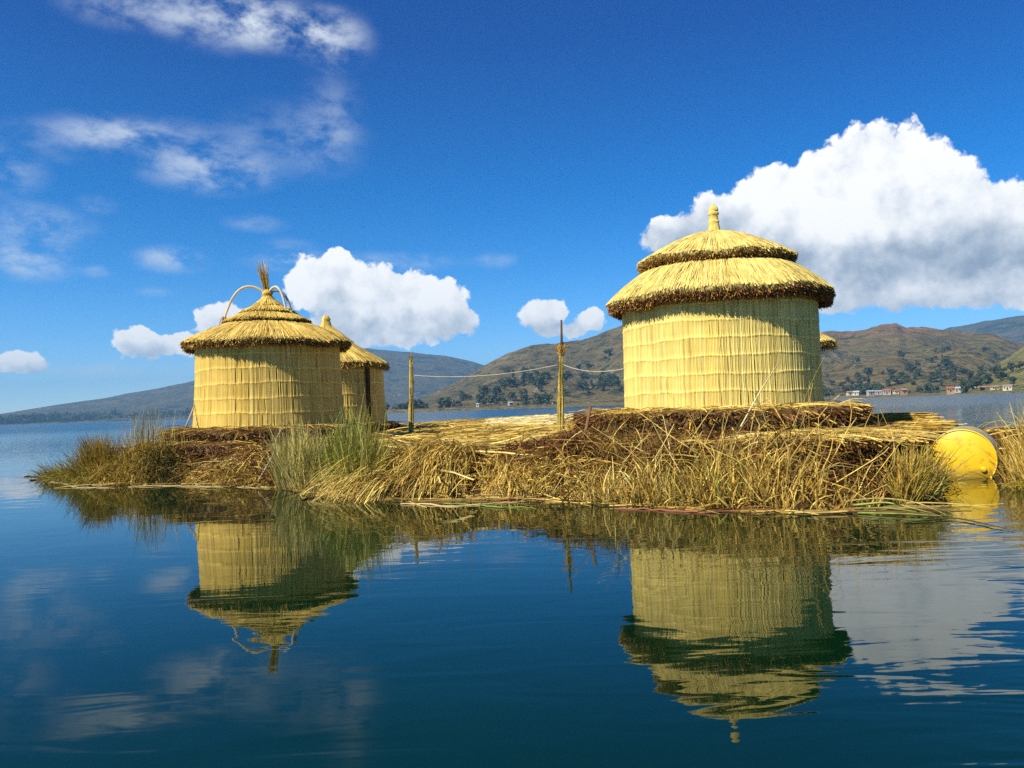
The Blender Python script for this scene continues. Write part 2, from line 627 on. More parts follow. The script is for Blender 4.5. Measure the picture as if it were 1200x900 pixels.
def hill(name, ridge, d0, d1, mat, rough=0.06, seed=0, shore_dip=-2.0, pw=1.25, gully=0.12, shore=None):
    """A hill whose skyline passes the given photograph points, ridge at d1 metres, foot in the lake at d0."""
    pts = np.array([azel(*p) for p in ridge])
    a = np.linspace(pts[0, 0], pts[-1, 0], 260)
    e = np.interp(a, pts[:, 0], pts[:, 1])
    ts = np.concatenate([np.linspace(0, 1, 60), np.linspace(1.05, 1.9, 12)])
    A, T = np.meshgrid(np.radians(a), ts)
    d0a = d0 if shore is None else np.interp(np.degrees(A), shore[0], shore[1])
    D = d0a + (d1 - d0a) * T
    zr = CAM_H + np.tan(np.radians(e))[None, :] * d1 * np.ones_like(T)
    prof = np.where(T <= 1, np.clip(T, 0, 1) ** pw, 1 - 0.5 * (T - 1) ** 1.2)
    X, Y = np.sin(A) * D, np.cos(A) * D
    sc = d1 / 1000.0
    g1 = fbm(X / (130 * sc) + 3, Y / (200 * sc), 5, seed) - 0.5
    rid = np.abs(fbm(X / (90 * sc), Y / (260 * sc) + 7, 4, seed + 9) - 0.5) * 2
    k = np.sin(np.clip(T, 0, 1) * PI) ** 0.7
    Z = zr * prof + zr * k * (g1 * 0.28 - rid * gully * 1.6)
    Z += zr * rough * (fbm(X / (28 * sc), Y / (28 * sc), 4, seed + 4) - 0.5) * np.clip(T * 2, 0, 1) * 1.3
    Z = np.where(T < 0.02, shore_dip, np.maximum(Z, shore_dip + T * 3.0 * 2))
    n = len(a)
    V = np.stack([X, Y, Z], -1).reshape(-1, 3)
    ij = (np.arange(len(ts) - 1) * n)[:, None] + np.arange(n - 1)[None, :]
    Fq = np.stack([ij, ij + 1, ij + n + 1, ij + n], -1).reshape(-1, 4)
    o = mesh_obj(name, V, Fq, mat, smooth=True)
    tag(o, kind='structure')

    def surf(px, tt):
        """World point at fraction tt up the slope along the photograph column px."""
        aa = azel(px, 470)[0]
        i = int(np.clip(np.interp(aa, a, np.arange(n)), 0, n - 1))
        j = int(np.clip(np.interp(tt, ts, np.arange(len(ts))), 0, len(ts) - 1))
        return np.array([X[j, i], Y[j, i], Z[j, i]])
    return o, surf


HM_FAR = hill_mat('far_hillside', (0.075, 0.075, 0.05), (0.13, 0.115, 0.07), (0.022, 0.035, 0.026), 0.012, 0.52)
HM_MID = hill_mat('mid_hillside', (0.115, 0.097, 0.045), (0.175, 0.135, 0.062), (0.035, 0.042, 0.020), 0.05, 0.515)
HM_RIGHT = hill_mat('dry_hillside', (0.135, 0.112, 0.042), (0.19, 0.135, 0.055), (0.04, 0.046, 0.018), 0.055, 0.515, (95, 160, (0.24, 0.12, 0.075)))
HM_NEAR = hill_mat('grassy_slope', (0.20, 0.19, 0.06), (0.27, 0.23, 0.085), (0.06, 0.075, 0.025), 0.08, 0.53)

hill('far_mountain', [(-700, 505), (-300, 500), (-60, 491), (0, 485), (60, 475), (120, 467), (180, 456), (230, 445), (330, 424), (430, 409), (470, 413),
                      (520, 417), (560, 426), (590, 434), (640, 444), (720, 456), (800, 464)], 3000, 4400, HM_FAR, 0.05, 2, -3.0, 1.1, 0.10)
_, S_MID = hill('mid_hill', [(440, 482), (470, 474), (500, 464), (530, 450), (555, 437), (580, 421), (600, 412), (622, 406), (650, 404), (672, 401), (692, 396),
                             (712, 389), (735, 381), (780, 371), (850, 368), (900, 376), (960, 398), (1020, 430), (1060, 462)], 900, 1700, HM_MID, 0.11, 5, -2.0, 1.15, 0.20)
hill('distant_ridge', [(1040, 402), (1085, 392), (1110, 385), (1140, 380), (1170, 374), (1200, 369), (1300, 360), (1500, 362), (1800, 368)], 3000, 4600, HM_FAR, 0.05, 12, -2.0, 1.2, 0.12)
_, S_RIGHT = hill('right_hill', [(800, 462), (840, 440), (880, 420), (915, 405), (945, 394), (975, 390), (1000, 387), (1030, 382), (1050, 380), (1062, 385), (1080, 383), (1105, 385), (1140, 390),
                                 (1170, 395), (1220, 405), (1300, 415), (1500, 430)], 900, 1900, HM_RIGHT, 0.12, 21, -1.5, 1.35, 0.20)
_, S_NEAR = hill('near_slope', [(1095, 462), (1112, 459), (1130, 452), (1150, 440), (1172, 424), (1200, 406), (1260, 380), (1400, 350), (1700, 330)], 640, 1150, HM_NEAR, 0.06, 33, -1.5, 1.2, 0.10)

# the flat lakeside below the hills
def shore_strip(name, a0, a1, d0, d1, mat, zt, seed):
    a = np.radians(np.linspace(azel(a0, 470)[0], azel(a1, 470)[0], 160))
    ts = np.linspace(0, 1, 14)
    A, T = np.meshgrid(a, ts)
    nse = fbm(A * 60, T * 0, 4, seed) - 0.5
    D = d0 * (1 + 0.10 * nse) + (d1 - d0) * T
    X, Y = np.sin(A) * D, np.cos(A) * D
    Z = -0.8 + (zt + 0.8) * np.clip(T * 4, 0, 1) + T * zt * 0.8 * fbm(X / 20, Y / 20, 3, seed + 1)
    n = len(a)
    ij = (np.arange(len(ts) - 1) * n)[:, None] + np.arange(n - 1)[None, :]
    Fq = np.stack([ij, ij + 1, ij + n + 1, ij + n], -1).reshape(-1, 4)
    return tag(mesh_obj(name, np.stack([X, Y, Z], -1).reshape(-1, 3), Fq, mat, smooth=True), kind='structure')


HM_SHORE = hill_mat('lakeside_land', (0.16, 0.15, 0.06), (0.26, 0.20, 0.10), (0.05, 0.06, 0.025), 0.09, 0.56)
shore_strip('shore_land', 880, 1750, 620, 1050, HM_SHORE, 1.6, 3)
shore_strip('shore_land', 420, 900, 780, 1100, HM_SHORE, 3.0, 8)

# ------------------------------------------------------------------ far trees and houses
m, t, out = new_mat('tree_leaves')
at_ = t.n('ShaderNodeAttribute', attribute_name='col')
b = principled(t, at_.outputs['Color'], 0.8, 0.1)
t.put(out.inputs[0], b.outputs[0])
M_LEAF = m


def tree_mesh(kind, seed):
    r = np.random.default_rng(seed)
    V, Fs, C = [], [], []
    v, f = tube([(0, 0, -1.5), (0.1, 0, 0.2), (0.12, 0.05, 0.5)], [0.045, 0.035, 0.02], 6)
    V.append(v)
    Fs += [list(q) for q in f]
    C.append(np.tile([0.09, 0.06, 0.04], (len(v), 1)))
    k = len(v)
    lobes = [(r.normal(0, .16), r.normal(0, .16), r.uniform(.3, .85), r.uniform(.16, .30)) for _ in range(7)]
    if kind == 'tall':
        lobes = [(r.normal(0, .06), r.normal(0, .06), .22 + .11 * q, .17 - .012 * q) for q in range(7)]
    for (lx, ly, lz, lr) in lobes:
        for _ in range(34):
            d = r.normal(size=3)
            d /= np.linalg.norm(d)
            p = np.array([lx, ly, lz]) + d * lr * r.uniform(.5, 1.05) * np.array([1, 1, .8])
            n1 = r.normal(size=3)
            n1 /= np.linalg.norm(n1)
            n2 = np.cross(n1, d + .01)
            n2 /= np.linalg.norm(n2)
            s = r.uniform(.05, .10)
            V.append(np.array([p - n1 * s, p + n2 * s, p + n1 * s, p - n2 * s]))
            Fs.append([k, k + 1, k + 2, k + 3])
            C.append(np.tile(np.array([0.048, 0.066, 0.034]) * r.uniform(.6, 1.5), (4, 1)))
            k += 4
    me = bpy.data.meshes.new('hill_tree')
    VV = np.vstack(V)
    me.from_pydata([tuple(map(float, q)) for q in VV], [], [list(dict.fromkeys(int(i) for i in q)) for q in Fs])
    ca = me.color_attributes.new('col', 'FLOAT_COLOR', 'POINT')
    cc = np.vstack(C)
    ca.data.foreach_set('color', np.hstack([cc, np.ones((len(cc), 1))]).astype(np.float32).ravel())
    me.materials.append(M_LEAF)
    return me


TREES = [tree_mesh('round', s) for s in range(5)] + [tree_mesh('tall', s) for s in (20, 21)]


def plant_trees(n, spots, surf, lo, hi, label, group, seed):
    r = np.random.default_rng(seed)
    wts = np.array([s[4] for s in spots], float)
    wts /= wts.sum()
    for _ in range(n):
        (px, tt, spx, st, _w) = spots[r.choice(len(spots), p=wts)]
        x, q = r.normal(px, spx), float(np.clip(r.normal(tt, st), 0.03, 0.95))
        p = surf(x, q)
        o = bpy.data.objects.new('hill_tree', TREES[r.integers(0, len(TREES))])
        COL.objects.link(o)
        h = r.uniform(lo, hi)
        o.location = (float(p[0]), float(p[1]), float(p[2]) - .05 * h)
        o.scale = (h * r.uniform(.9, 1.3), h * r.uniform(.9, 1.3), h)
        o.rotation_euler = (0, 0, r.uniform(0, 6.28))
        tag(o, label, 'tree', group)


plant_trees(105, [(505, .14, 14, .05, 1.2), (548, .22, 20, .08, 1.5), (585, .22, 16, .08, 2), (612, .24, 14, .10, 2.6), (635, .28, 12, .10, 2.2), (668, .36, 9, .08, 1.2), (610, .52, 5, .04, .5),
                  (700, .30, 12, .12, 2), (720, .26, 10, .1, 2), (690, .62, 7, .02, .7), (715, .63, 6, .03, .4), (480, .08, 10, .03, .6)],
            S_MID, 8, 17, 'dark green tree scattered on the slope of the middle hill between the huts', 'trees on the middle hill', 1)
plant_trees(150, [(975, .14, 14, .06, 3), (1010, .16, 16, .06, 3), (1040, .17, 14, .06, 3), (1085, .2, 14, .08, 2.2), (1120, .24, 14, .1, 2.4), (1150, .4, 14, .1, 1.6), (1075, .42, 12, .05, 1.2),
                  (1108, .55, 6, .05, .6), (1125, .3, 16, .08, 1.5), (1012, .36, 4, .1, .5), (1180, .6, 14, .06, .7), (960, .1, 8, .04, 1)],
            S_RIGHT, 6, 14, 'dark green tree on the dry slope above the far right shore', 'trees on the right hill', 2)
plant_trees(22, [(1165, .45, 14, .08, 1), (1190, .4, 12, .1, 1), (1140, .3, 10, .1, .8), (1180, .2, 16, .06, .6)],
            S_NEAR, 7, 12, 'green tree on the pale grassy slope at the right edge', 'trees on the grassy slope', 3)
# unbroken far wood along the foot of the distant mountain
r = np.random.default_rng(4)
FARW = []
for q in range(900):
    px = r.uniform(-60, 590)
    aa, _e = azel(px, 480)
    D = 3080 + abs(r.normal(0, 190)) + 250 * max(0, fbm(np.array([px / 40.0]), np.array([3.0]), 3, 5)[0] - .5)
    FARW.append((math.sin(math.radians(aa)) * D, math.cos(math.radians(aa)) * D, max(0.0, (D - 3000) * 0.028), r.uniform(14, 30)))
rb_v, rb_f, rb_c, k = [], [], [], 0
for (x, y, z, h) in FARW:
    for _ in range(12):
        c = np.array([x, y, z + h * .45]) + r.normal(size=3) * h * np.array([.42, .42, .25])
        s = h * r.uniform(.14, .3)
        n1 = unit(r.normal(size=3))
        n2 = unit(np.cross(n1, r.normal(size=3)))
        rb_v.append([c - n1 * s, c + n2 * s, c + n1 * s, c - n2 * s])
        rb_f.append([k, k + 1, k + 2, k + 3])
        rb_c.append(np.tile(np.array([0.03, 0.045, 0.028]) * r.uniform(.6, 1.4), (4, 1)))
        k += 4
tag(mesh_obj('far_woods', np.array(rb_v).reshape(-1, 3), np.array(rb_f), M_LEAF, np.vstack(rb_c)), kind='stuff')

def plain_mat(name, col, rough=0.7, spec=0.2, nz=0.15, scale=3.0):
    m, t, out = new_mat(name)
    geo = t.n('ShaderNodeNewGeometry')
    k = t.mr(t.noise(geo.outputs['Position'], scale, 5.0, 0.6), 0.3, 0.7, 1 - nz, 1 + nz)
    b = principled(t, t.mix(1.0, col, k, 'MULTIPLY'), rough, spec)
    t.put(out.inputs[0], b.outputs[0])
    return m


WALLM = [plain_mat('limewash_wall', (0.36, 0.34, 0.30)), plain_mat('adobe_wall', (0.36, 0.22, 0.13)), plain_mat('cream_wall', (0.55, 0.48, 0.36))]
ROOFM = [plain_mat('tin_roof', (0.42, 0.44, 0.46), 0.5), plain_mat('clay_roof', (0.33, 0.13, 0.07)), plain_mat('rust_roof', (0.30, 0.20, 0.14))]
DARKM = plain_mat('dark_opening', (0.03, 0.03, 0.035))


def box(x0, x1, y0, y1, z0, z1):
    V = [(x, y, z) for z in (z0, z1) for y in (y0, y1) for x in (x0, x1)]
    return np.array(V), [[0, 2, 3, 1], [4, 5, 7, 6], [0, 1, 5, 4], [2, 6, 7, 3], [0, 4, 6, 2], [1, 3, 7, 5]]


HOUSE_KINDS = ['white walled', 'brown adobe', 'cream walled']
ROOF_KINDS = ['grey tin', 'red clay', 'rusty brown']
r = np.random.default_rng(15)
hx = sorted(list(r.uniform(992, 1075, 9)) + list(r.normal(1120, 10, 8)) + list(r.uniform(1130, 1198, 12)) + [598, 648, 560])
proto = {}
for px in hx:
    wk, rk = int(r.choice(3, p=[.5, .25, .25])), int(r.choice(3, p=[.45, .25, .3]))
    aa, _e = azel(px, 470)
    D = r.uniform(680, 900) if px > 900 else r.uniform(880, 1000)
    w, dd, hh = r.uniform(3, 6), r.uniform(3, 4.5), r.uniform(1.9, 2.7)
    if px < 900:
        w, hh = w * 1.1, hh * 1.0
    zb = (2.0 + (D - 620) * 0.004) if px > 900 else 4.5
    lab = '%s house with a %s roof %s' % (HOUSE_KINDS[wk], ROOF_KINDS[rk], 'on the far right shore' if px > 900 else 'on the far shore below the middle hill')
    h = thing('lakeside_house', lab, 'house', (math.sin(math.radians(aa)) * D, math.cos(math.radians(aa)) * D, zb),
              ('%s houses with %s roofs on the %s shore' % (HOUSE_KINDS[wk], ROOF_KINDS[rk], 'right' if px > 900 else 'middle')))
    h.rotation_euler = (0, 0, -math.radians(aa) + r.uniform(-.6, .6))
    v, f = box(-w / 2, w / 2, -dd / 2, dd / 2, -2.5, hh)
    poly_obj('wall', v, f, WALLM[wk], parent=h, smooth=False)
    e = .4
    v = np.array([(-w / 2 - e, -dd / 2 - e, hh + .02), (w / 2 + e, -dd / 2 - e, hh + .02), (w / 2 + e, dd / 2 + e, hh + .02), (-w / 2 - e, dd / 2 + e, hh + .02),
                  (-w / 2 - e, 0, hh + dd * .3), (w / 2 + e, 0, hh + dd * .3)])
    poly_obj('roof', v, [[0, 1, 5, 4], [2, 3, 4, 5], [0, 4, 3], [1, 2, 5], [3, 2, 1, 0]], ROOFM[rk], parent=h, smooth=False)
    v, f = box(-.5, .5, -dd / 2 - .03, -dd / 2 + .1, -.2, 1.9)
    poly_obj('door', v, f, DARKM, parent=h, smooth=False)
    for sx in (-1, 1):
        v, f = box(sx * w * .3 - .5, sx * w * .3 + .5, -dd / 2 - .03, -dd / 2 + .1, 1.0, 2.0)
        poly_obj('window', v, f, DARKM, parent=h, smooth=False)

# ------------------------------------------------------------------ the reed island
SHORE = [(45, 560), (100, 568), (200, 567), (300, 570), (380, 580), (430, 585), (470, 588), (560, 583), (640, 585), (720, 592), (840, 597), (950, 600), (1040, 596), (1085, 585),
         (1105, 560), (1150, 552), (1175, 572), (1230, 578)]
SH = np.array([onwater(*p)[:2] for p in SHORE])
BACK = [(9.5, 10.5), (8.6, 12.6), (6.3, 13.6), (5.9, 15.5), (8.4, 18.2), (8.6, 22.5), (5.5, 31), (1, 33.5), (-3, 31), (-6.8, 24), (-7.3, 19.2), (-7.5, 17.0), (-9.0, 16.6)]
POLY = np.vstack([SH, BACK])


def poly_sd(P):
    """Distance to the shoreline, positive on the island."""
    P = np.asarray(P, float).reshape(-1, 2)
    A, B = POLY, np.roll(POLY, -1, 0)
    best = np.full(len(P), 1e9)
    ins = np.zeros(len(P), bool)
    for a, b in zip(A, B):
        ab = b - a
        tt = np.clip(((P - a) @ ab) / (ab @ ab), 0, 1)
        best = np.minimum(best, np.linalg.norm(P - (a + tt[:, None] * ab), axis=1))
        c = ((a[1] > P[:, 1]) != (b[1] > P[:, 1]))
        with np.errstate(divide='ignore', invalid='ignore'):
            xx = a[0] + (P[:, 1] - a[1]) / (b[1] - a[1]) * (b[0] - a[0])
        ins ^= c & (P[:, 0] < xx)
    return np.where(ins, best, -best)


HUTA = at(845, 470, 12.6)[:2]      # big hut on the right
HUTB = at(317, 487, 16.5)[:2]      # hut on the left with the reed arches
HUTC = at(385, 485, 21.5)[:2]      # hut behind it
HUTD = at(898, 468, 20.5)[:2]      # hut hidden behind the big one


def gz(x, y):
    x, y = np.asarray(x, float), np.asarray(y, float)
    d = poly_sd(np.stack([x.ravel(), y.ravel()], 1)).reshape(x.shape)
    top = 0.44 + 0.0075 * np.clip(y - 8, 0, 25)
    top = top - 0.10 * np.clip((-6.6 - x) / 1.2, 0, 1)
    n = fbm(x * 0.9, y * 0.9, 4, 3) - 0.5
    n2 = fbm(x * 3.5, y * 3.5, 3, 13) - 0.5
    s = np.clip((d + 0.05 + n * 0.7) / 1.25, -0.4, 1)
    s = np.where(s > 0, s * s * (3 - 2 * s), s)
    z = -0.12 + (top + 0.12) * s + (n * 0.16 + n2 * 0.07) * np.clip(d * 2, 0, 1) * np.where(y > 14, 0.45, 1.0)
    return z


m, t, out = new_mat('matted_straw')
geo = t.n('ShaderNodeNewGeometry')
pos = geo.outputs['Position']
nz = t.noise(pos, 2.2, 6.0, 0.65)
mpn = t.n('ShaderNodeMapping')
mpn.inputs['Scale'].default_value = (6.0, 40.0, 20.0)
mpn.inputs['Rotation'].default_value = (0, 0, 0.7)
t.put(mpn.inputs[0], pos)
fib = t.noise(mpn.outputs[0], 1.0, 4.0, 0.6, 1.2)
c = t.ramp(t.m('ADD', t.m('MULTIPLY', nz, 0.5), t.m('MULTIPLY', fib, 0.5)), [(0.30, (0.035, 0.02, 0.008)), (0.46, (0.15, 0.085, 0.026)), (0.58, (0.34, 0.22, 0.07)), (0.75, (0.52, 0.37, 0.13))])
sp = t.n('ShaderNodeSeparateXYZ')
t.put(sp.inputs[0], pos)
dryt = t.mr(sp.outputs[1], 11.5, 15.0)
ground_dark = t.mr(sp.outputs[2], 0.02, 0.10, 0.30, 0.45)      # darkens the ground all over, further where soaked at the waterline
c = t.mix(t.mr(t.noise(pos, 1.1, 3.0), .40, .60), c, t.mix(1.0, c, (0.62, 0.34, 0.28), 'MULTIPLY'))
c = t.mix(1.0, c, ground_dark, 'MULTIPLY')
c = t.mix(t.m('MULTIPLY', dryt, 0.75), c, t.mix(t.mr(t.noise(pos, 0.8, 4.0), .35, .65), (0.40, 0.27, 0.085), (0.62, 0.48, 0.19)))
b = principled(t, c, 0.85, 0.1, bump(t, t.m('ADD', fib, nz), 0.8, 0.03))
t.put(out.inputs[0], b.outputs[0])
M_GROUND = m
xs = np.concatenate([np.arange(-10.5, 10.5, 0.13)])
ys = np.concatenate([np.arange(6.6, 17, 0.13), np.arange(17, 35, 0.3)])
gxx, gyy = np.meshgrid(xs, ys)
Z = gz(gxx, gyy)
nx = len(xs)
ij = (np.arange(len(ys) - 1) * nx)[:, None] + np.arange(nx - 1)[None, :]
Fq = np.stack([ij, ij + 1, ij + nx + 1, ij + nx], -1).reshape(-1, 4)
keep = (Z.ravel()[Fq] > -0.16).any(1)
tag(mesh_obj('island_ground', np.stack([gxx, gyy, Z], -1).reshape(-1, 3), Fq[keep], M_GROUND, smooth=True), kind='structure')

# ------------------------------------------------------------------ palettes
PALE = [(0.70, 0.535, 0.145), (0.62, 0.45, 0.11), (0.76, 0.61, 0.21)]
GOLD = [(0.60, 0.385, 0.070), (0.48, 0.29, 0.05), (0.68, 0.48, 0.12)]
BROWN = [(0.16, 0.078, 0.020), (0.085, 0.038, 0.012), (0.28, 0.15, 0.036)]
RUST = [(0.18, 0.062, 0.020), (0.095, 0.034, 0.014), (0.30, 0.13, 0.036)]
OLIVE = [(0.34, 0.245, 0.035), (0.22, 0.16, 0.024), (0.44, 0.305, 0.055)]
GREEN = [(0.24, 0.28, 0.040), (0.34, 0.36, 0.065), (0.15, 0.19, 0.028)]
BLUEG = [(0.45, 0.39, 0.12), (0.55, 0.47, 0.17), (0.32, 0.285, 0.07)]
WALLC = [(0.71, 0.55, 0.14), (0.64, 0.475, 0.11), (0.77, 0.62, 0.20)]
WALLG = [(0.67, 0.465, 0.095), (0.59, 0.39, 0.07), (0.73, 0.53, 0.14)]


# ------------------------------------------------------------------ reed huts
def build_wall(hut, zb, zt, R, tiers, palette, flare=0.05, waist=0.0, nreed=300):
    """Wall of upright reeds in overlapping bands, each band standing a little proud of the one below."""
    sub = 4
    n = nreed * sub
    th = np.linspace(0, 2 * PI, n, endpoint=False)
    reed = np.arange(n) // sub
    bumpx = np.array([0.0, 0.75, 1.0, 0.75])[np.arange(n) % sub]
    rows, cols, zs = [], [], []
    H = zt - zb
    edges = np.linspace(0, 1, tiers + 1)
    lean = np.cumsum(rng.normal(0, 0.004, nreed)) * .3 + rng.normal(0, .003, nreed)
    lean = (lean - np.linspace(0, lean[-1], nreed)) * .35
    pc0 = pal(palette, nreed, 0.10)
    jr0 = rng.normal(0, 0.0035, nreed)
    for k in range(tiers - 1, -1, -1):                               # top band first
        f0, f1 = edges[k], edges[k + 1]
        jr = jr0
        jz = rng.normal(0, 0.0, nreed) if k > 0 else np.zeros(nreed)
        wv0, wv1 = [0.012 * np.sin(th * 3 + b_ * 1.7) + 0.008 * np.sin(th * 7 + b_) + 0.006 * np.sin(th * 19 + b_ * 2.3) for b_ in (k, k + 1)]
        tone = pal(palette, nreed, 0.13)
        tone = 0.25 * tone + 0.75 * pc0
        gap = rng.random(nreed) * (rng.random(nreed) < 0.13)
        dark = gap > 0.35
        tone[dark] *= 0.66
        tone[:] *= (1 + 0.07 * np.interp(np.arange(nreed), np.arange(0, nreed + 9, 9), rng.normal(0, .5, len(np.arange(0, nreed + 9, 9)))))[:, None]
        for q, u in enumerate((1.0, 0.965, 0.90, 0.6, 0.3, 0.11, 0.08, 0.0)):
            if u == 1.0 and k < tiers - 1:
                continue                                             # shares its edge with the band above
            z = zb + H * (f0 + (f1 - f0) * u)
            hh = (z - zb) / H
            prof = R + flare * (1 - hh) ** 2.2 - waist * math.sin(hh * PI)
            out_ = 0.0035 if u < .1 else 0.0
            pinch = 0.0
            amp = 0.010
            rr = prof + out_ + pinch + jr[reed] * (0.3 + 0.7 * (1 - u)) + amp * bumpx - 0.016 * gap[reed] * np.sin(PI * min(1, (1 - u) * 1.02)) ** .6
            zz = z + wv0 * (1 - u) + wv1 * u + (jz[reed] if u < 0.1 else 0)
            tt = th + lean[reed] * math.sin(PI * u) + .002 * np.sin(th * 23 + k * 2 + u * 2)
            rows.append(np.stack([rr * np.cos(tt), rr * np.sin(tt), zz], 1))
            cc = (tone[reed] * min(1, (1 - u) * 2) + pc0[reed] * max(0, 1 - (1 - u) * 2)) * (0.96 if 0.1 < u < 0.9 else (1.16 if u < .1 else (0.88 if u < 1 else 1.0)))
            cols.append(cc)
        # tuck back under the band edge
    V = np.array(rows)
    m_ = len(rows)
    a = (np.arange(m_ - 1) * n)[:, None]
    j = np.arange(n)[None, :]
    j2 = (j + 1) % n
    Fq = np.stack([a + j, a + n + j, a + n + j2, a + j2], -1).reshape(-1, 4)
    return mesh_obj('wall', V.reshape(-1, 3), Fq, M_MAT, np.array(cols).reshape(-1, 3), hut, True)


def along(prof, u):
    prof = np.asarray(prof, float)
    s = np.concatenate([[0], np.cumsum(np.linalg.norm(np.diff(prof, axis=0), axis=1))])
    s /= s[-1]
    return np.stack([np.interp(u, s, prof[:, 0]), np.interp(u, s, prof[:, 1])], -1)


def thatch(parent, name, prof, thick, nst, palette, fringe_pal, nfr, wave=0.02, frlen=(0.05, 0.16), seed=0, ragged=0.06, reed_w=0.016):
    """One skirt of roof thatch: a thick shell, straws laid down its slope, and a fringe of cut reed ends."""
    r = np.random.default_rng(seed)
    prof = np.asarray(prof, float)
    ph = r.uniform(0, 6.28, 4)

    def wv(th):
        return wave * (np.sin(th * 2 + ph[0]) * .6 + np.sin(th * 5 + ph[1]) * .5 + np.sin(th * 11 + ph[2]) * .35)
    us = np.linspace(0, 1, 12)
    top = along(prof, us)
    low = top[::-1].copy()
    low[:, 1] -= thick * np.linspace(1, 0.25, 12)
    low[:, 0] -= 0.05 * np.linspace(1, 0, 12)
    ring = np.vstack([top, low])

    def wob(V, th):
        k = np.linspace(0, 1, 12)
        k = np.concatenate([k, k[::-1]])[:, None]
        V[:, :, 2] += k * wv(th)[None, :] + k * 0.015 * np.sin(th * 37)[None, :]
        return V
    v, f = lathe(ring, 160, wob=wob)
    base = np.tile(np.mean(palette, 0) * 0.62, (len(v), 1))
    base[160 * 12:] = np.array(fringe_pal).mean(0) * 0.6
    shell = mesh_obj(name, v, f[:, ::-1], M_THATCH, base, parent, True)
    # straws following the slope
    R = Rib()
    S = 7
    u0 = r.random(nst) ** 1.2 * 0.75
    u1 = np.minimum(u0 + r.uniform(0.45, 0.9, nst), 1.0 + r.normal(0, ragged * .5, nst).clip(-.08, .08))
    th0 = r.uniform(0, 2 * PI, nst)
    dth = r.normal(0, 0.035, nst)
    lift = r.uniform(0.0, 0.015, nst)
    w = r.uniform(0.7, 1.3, nst) * reed_w
    s = np.linspace(0, 1, S)
    VV = []
    for q in s:
        u = u0 + (u1 - u0) * q
        rz = along(prof, np.clip(u, 0, 1))
        over = np.maximum(u - 1, 0)
        rr = rz[:, 0] + over * 1.2
        th = th0 + dth * q
        z = rz[:, 1] + lift + np.clip(u, 0, 1) * wv(th) - over * .8 + 0.008 * np.sin(q * PI)
        hw = w * (1 - .3 * q) * 0.5
        rr = rr + lift * .4
        cx, sx = np.cos(th), np.sin(th)
        tilt = r.normal(0, 0.004, nst)
        A = np.stack([rr * cx + sx * hw, rr * sx - cx * hw, z + tilt], 1)
        B = np.stack([rr * cx - sx * hw, rr * sx + cx * hw, z - tilt], 1)
        M = np.stack([rr * cx, rr * sx, z + hw * .9], 1)
        VV.append(np.stack([A, M, B], 1))
    VV = np.stack(VV, 1).reshape(-1, 3)
    i0 = (np.arange(nst) * S * 3)[:, None] + (np.arange(S - 1) * 3)[None, :]
    Fq = np.concatenate([np.stack([i0, i0 + 1, i0 + 4, i0 + 3], -1).reshape(-1, 4), np.stack([i0 + 1, i0 + 2, i0 + 5, i0 + 4], -1).reshape(-1, 4)])
    c = pal(palette, nst, 0.16)
    dk = rng.random(nst) < 0.10
    c[dk] *= 0.55
    mesh_obj('straw', VV, Fq, M_THATCH, np.repeat(c, S * 3, 0), shell, True)
    # fringe
    Rf = Rib()
    th = r.uniform(0, 2 * PI, nfr)
    dep = r.random(nfr)
    e = prof[-1]
    sl = unit(prof[-1] - prof[-2])
    rr = e[0] - 0.03 + r.uniform(-.05, .03, nfr) - .05 * dep
    z = e[1] + wv(th) - dep * thick + r.normal(0, 0.01, nfr)
    base = np.stack([rr * np.cos(th), rr * np.sin(th), z], 1)
    tilt = r.normal(0, 0.35, nfr)
    out_ = .75 + r.normal(0, .25, nfr)
    dz = -.25 - r.uniform(0, .75, nfr)
    d = np.stack([out_ * np.cos(th) - np.sin(th) * tilt, out_ * np.sin(th) + np.cos(th) * tilt, dz], 1)
    cf = pal(fringe_pal, nfr, 0.3)
    up = (dep < 0.12) & (r.random(nfr) < .6)
    cf[up] = pal(palette, int(up.sum()), 0.2) * .9
    Rf.add(base, d, r.uniform(frlen[0], frlen[1], nfr), r.uniform(.008, .016, nfr), .2, cf, 2, .06, .8)
    Rf.build('fringe', M_REED, shell)
    return shell


def lathe_part(name, prof, parent, col, nreed=26, mat=None):
    def wob(V, th):
        k = 1 + 0.05 * np.cos(th * nreed)
        V[:, :, 0] *= k
        V[:, :, 1] *= k
        return V
    v, f = lathe(prof, nreed * 4, wob=wob)
    reed = (np.arange(nreed * 4) // 4)
    c = pal(col, nreed, .15)[reed]
    return mesh_obj(name, v, f[:, ::-1], mat or M_THATCH, np.tile(c, (len(prof), 1)), parent, True)


